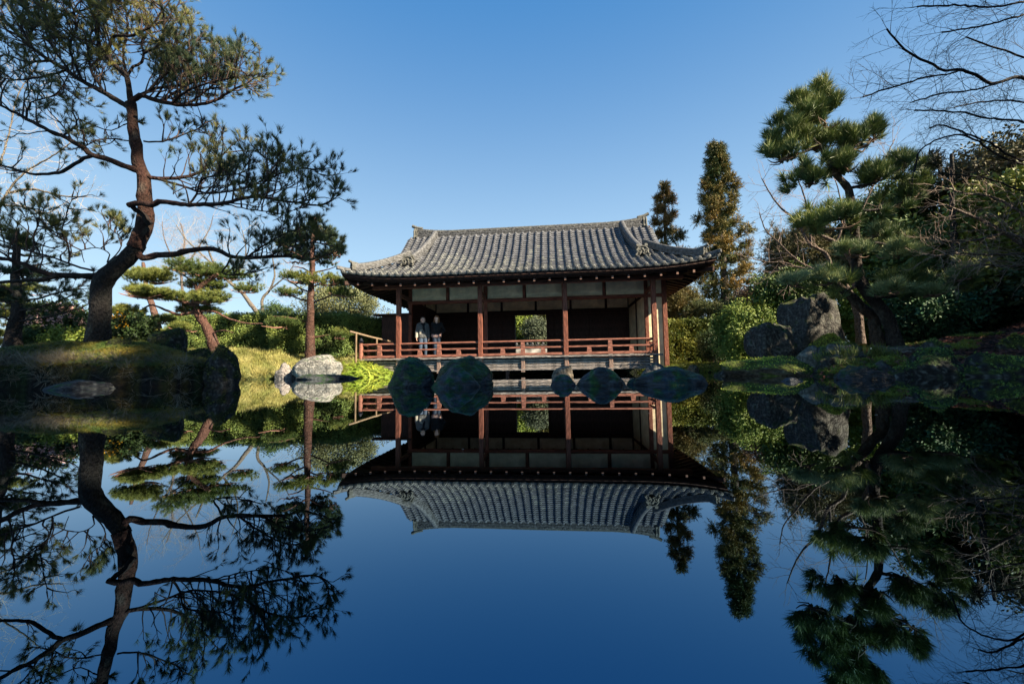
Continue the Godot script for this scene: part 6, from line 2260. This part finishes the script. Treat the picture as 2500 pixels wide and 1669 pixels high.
	var right_moss := func():
		var x := rr(5.9, 13)
		var z := rr(-12.5, -5.6)
		var f := broad.get_noise_2d(x * 60, z * 60) + fine.get_noise_2d(x * 130, z * 130) * 0.6 + (9.5 - x) * 0.05
		if f < 0.3 or edge_distance(Vector2(x, z), pond) > -0.1:
			return Vector3.INF
		return Vector3(x, ground_y(x, z) - 0.01, z)
	grass_field("moss", "cushions of green moss among the fallen leaves on the right slope", right_moss, 5200, [grass_tuft(12, 0.06, 0.9, 0.005), grass_tuft(12, 0.08, 1.0, 0.005)], [Color(0.08, 0.12, 0.02), Color(0.2, 0.25, 0.04)], 0.8, 1.5, "blade", 0.5)
	for q in [[2052, 868, 8.1, 0.85, "grass tuft hanging on the left side of the rough grey rock"], [2128, 866, 8.0, 1.0, "largest grass tuft, on the right side of the rough grey rock"], [2165, 872, 8.1, 0.8, "grass tuft at the left end of the lichen slab"], [2062, 893, 7.7, 0.8, "low grass tuft near the water under the rough grey rock"], [2010, 880, 8.6, 0.8, "thin arching grass on the pale sloping rock"], [2070, 845, 8.6, 0.55, "little bright sprout on top of the rough grey rock"]]:
		rng.seed = int(q[0] * q[3])
		var b := Buf.new()
		for k in 9:
			b.put(Vector3(rr(-0.2, 0.2), rr(-0.05, 0.05), rr(-0.05, 0.15)), UP + rdir() * 0.5, rr(0, TAU), rr(0.7, 1.1) * q[3], vary(Color(0.11, 0.14, 0.035), 0.35, 0.1))
		many("blades", blades[1], M.blade, b, thing("grass_tuft", q[4], "grass", at(q[0], q[1], q[2]), "grass tufts on the right rocks"))


func _flat_leaves(n: int) -> ArrayMesh:
	var mb := MB.new()
	for k in n:
		var p := Vector3(rr(-0.2, 0.2), rr(0.0, 0.015), rr(-0.2, 0.2))
		var a := rr(0, TAU)
		var d := Vector3(cos(a), rr(-0.25, 0.25), sin(a)) * 0.035
		var e := Vector3(-sin(a), rr(-0.25, 0.25), cos(a)) * 0.02
		mb.col = Color.WHITE * rr(0.7, 1.3)
		mb.quad(p - d, p + e, p + d, p - e)
	return mb.mesh()


func build_conifers() -> void:
	var rust := [Color(0.06, 0.09, 0.025), Color(0.28, 0.17, 0.035)]
	var top := at(1762, 352, 26.5)
	var foot := Vector3(at(1772, 800, 26.5).x, ground_y(12, -26), -26.5)
	conifer("tall narrow rusty-green conifer standing right of the pavilion roof", foot, top.y - foot.y, 2.25, rust, 1.15, 0.22)
	top = at(1619, 446, 29)
	foot = Vector3(top.x, 0.3, -29)
	conifer("slimmer open conifer rising behind the right end of the roof", foot, top.y - foot.y, 1.55, [Color(0.05, 0.07, 0.025), Color(0.24, 0.13, 0.035)], 0.6, 0.2)
	top = at(2290, 368, 16.5)
	foot = Vector3(top.x, ground_y(top.x, -16.5), -16.5)
	conifer("dark tiered conifer behind the maple twigs at the right", foot, top.y - foot.y, 2.3, [Color(0.015, 0.022, 0.01), Color(0.06, 0.055, 0.016)], 0.8, 0.15, "conifer", 0.25)
	# evergreens on the near right shore, beside and behind the viewpoint, that keep the foreground in shade
	var deep := [Color(0.015, 0.03, 0.012), Color(0.05, 0.075, 0.025)]
	for q in [[9.8, 0.6, 17.5, 2.1, "evergreen nearest the maple on the near right shore"], [11.0, 4.3, 28, 3.6, "tall evergreen at the bend of the near right shore"], [12.0, 6.8, 24, 3.4, "tall evergreen farthest behind the viewpoint on the right shore"], [13.6, -2.8, 15.5, 2.1, "slender evergreen close behind the bare maple, outside the view"], [17.0, 3.2, 24, 2.6, "evergreen standing back from the near right shore"]]:
		conifer(q[4], Vector3(q[0], 0.3, q[1]), q[2], q[3], deep, 1.0, 0.1)
	for q in [[14.2, -3.6, 6.6, "round evergreen on the right slope outside the view"], [13.2, -6.2, 5.6, "broad evergreen on the right slope outside the view"], [16.5, -5.0, 8.0, "higher evergreen on the right slope outside the view"], [15.4, -9.6, 4.4, "dense evergreen beyond the right edge of the view, beside the leafy slope"]]:
		bush("evergreen_tree", q[3], "evergreen tree", Vector3(q[0], q[2] * 0.55, q[1]), Vector3(1.7, q[2] * 0.45, 1.7), 480, leaves, deep, 1.2, 1.8, "evergreen trees of the right bank")


func build_things() -> void:
	# bamboo handrail at the left corner of the pavilion
	var a := at(854, 809, 16.7)
	var b := at(957, 834, 18.0)
	var o := thing("bamboo_handrail", "bamboo handrail with sloping pole left of the veranda railing", "handrail", Vector3(a.x, ground_y(a.x, a.z), a.z))
	var mb := MB.new()
	mb.tube(PackedVector3Array([a, a.lerp(b, 0.5) - UP * 0.02, b]), PackedFloat32Array([0.05, 0.045, 0.042]), 10)
	part("pole", mb.mesh(o.position), M.bamboo, o)
	for f in [0.14, 0.62]:
		var p := a.lerp(b, f)
		mb = MB.new()
		mb.tube(PackedVector3Array([Vector3(p.x, 0.25, p.z), p]), PackedFloat32Array([0.045, 0.04]), 9)
		part("post", mb.mesh(o.position), M.bamboo, o)
	# the white garden wall behind the doorway
	var pb := Basis(UP, -atan(0.10))
	var w := thing("garden_wall", "white garden wall with grey tile coping seen low through the doorway", "wall", PAV + pb * q3(6, 0, 9.4))
	w.rotation.y = -atan(0.10)
	bar("wall_body", w, Vector3(0, 0.95, 0), Vector3(9, 1.6, 0.25), M.white_wall)
	for k in 26:
		var cb := MB.new()
		cb.tube(PackedVector3Array([Vector3(0, 0, 0.22), Vector3(0, 0.09, 0)]), PackedFloat32Array([0.085, 0.085]), 8)
		part("coping_tile", cb.mesh(), M.ridge_tile, w).position = Vector3(-4.4 + k * 0.35, 1.84, 0)
		var cc := MB.new()
		cc.box(Vector3.ZERO, Vector3(0.34, 0.05, 0.5))
		part("coping_bed", cc.mesh(), M.ridge_tile, w).position = Vector3(-4.4 + k * 0.35, 1.80, 0)
	# leaves adrift on the pond
	rng.seed = 77
	var spots := [[1130, 1100, "fallen leaf floating nearest the mirrored doorway"], [1585, 1010, "fallen leaf floating below the long flat stone"], [2395, 941, "pale leaf floating by the right shore"], [2140, 1015, "fallen leaf floating under the mirrored standing stones"], [220, 973, "narrow pale leaf floating before the islet"]]
	for q in spots:
		var r := ray_to_water(q[0], q[1])
		var lb := MB.new()
		lb.quad(Vector3(-0.03, 0, 0), Vector3(0, 0.003, 0.012), Vector3(0.03, 0.004, 0), Vector3(0, 0.002, -0.012))
		var l := solo("floating_leaf", lb.mesh(), M.bamboo, r + UP * 0.004, q[2], "leaf", "leaves on the water")
		l.rotation.y = rr(0, TAU)
		l.scale = Vector3.ONE * clampf(r.length() / 5.0, 0.25, 1.6)


func ray_to_water(u: float, v: float) -> Vector3:
	var p := at(u, v, 1.0)
	var t := EYE / (EYE - p.y)
	return Vector3(p.x * t, 0, p.z * t)


func _ready() -> void:
	var cam := Camera3D.new()
	cam.name = "camera"
	cam.fov = 2.0 * rad_to_deg(atan(834.5 / FOCAL))
	cam.near = 0.02
	cam.far = 900.0
	cam.transform = Transform3D(Basis(Vector3.RIGHT, PITCH) * Basis(Vector3.BACK, ROLL), Vector3(0, EYE, 0))
	cam.current = true
	add_child(cam)
	var env := Environment.new()
	env.background_mode = Environment.BG_SKY
	env.tonemap_mode = Environment.TONE_MAPPER_LINEAR
	env.tonemap_exposure = 3.5
	env.background_energy_multiplier = 0.43
	env.sdfgi_enabled = true
	env.ssao_enabled = true
	env.ssil_enabled = true
	var sm := ProceduralSkyMaterial.new()
	sm.sky_top_color = Color(0.1, 0.405, 0.65)
	sm.sky_horizon_color = Color(0.77, 0.885, 0.94)
	sm.sky_curve = 0.3
	sm.ground_bottom_color = Color(0.25, 0.3, 0.25)
	sm.ground_horizon_color = Color(0.6, 0.72, 0.8)
	sm.sun_angle_max = 45.0
	sm.ground_energy_multiplier = 0.5
	var sky := Sky.new()
	sky.sky_material = sm
	env.sky = sky
	var we := WorldEnvironment.new()
	we.name = "environment"
	we.environment = env
	add_child(we)
	var sun := DirectionalLight3D.new()
	sun.name = "sun"
	sun.light_energy = 1.6
	sun.light_color = Color(1.0, 0.93, 0.82)
	sun.light_angular_distance = 0.5
	sun.shadow_enabled = true
	var towards := Vector3(0.716, 0.563, 0.41).normalized()
	sun.basis = Basis.looking_at(-towards, UP)
	add_child(sun)
	fine.frequency = 0.01
	fine.fractal_octaves = 3
	fine.seed = 21
	broad.frequency = 0.01
	broad.fractal_octaves = 2
	broad.seed = 4
	materials()
	foliage_kinds()
	build_ground()
	build_pavilion()
	build_things()
	build_people()
	build_rocks()
	big_pine()
	other_pines()
	black_pine()
	build_conifers()
	build_plants()
	bare_trees()
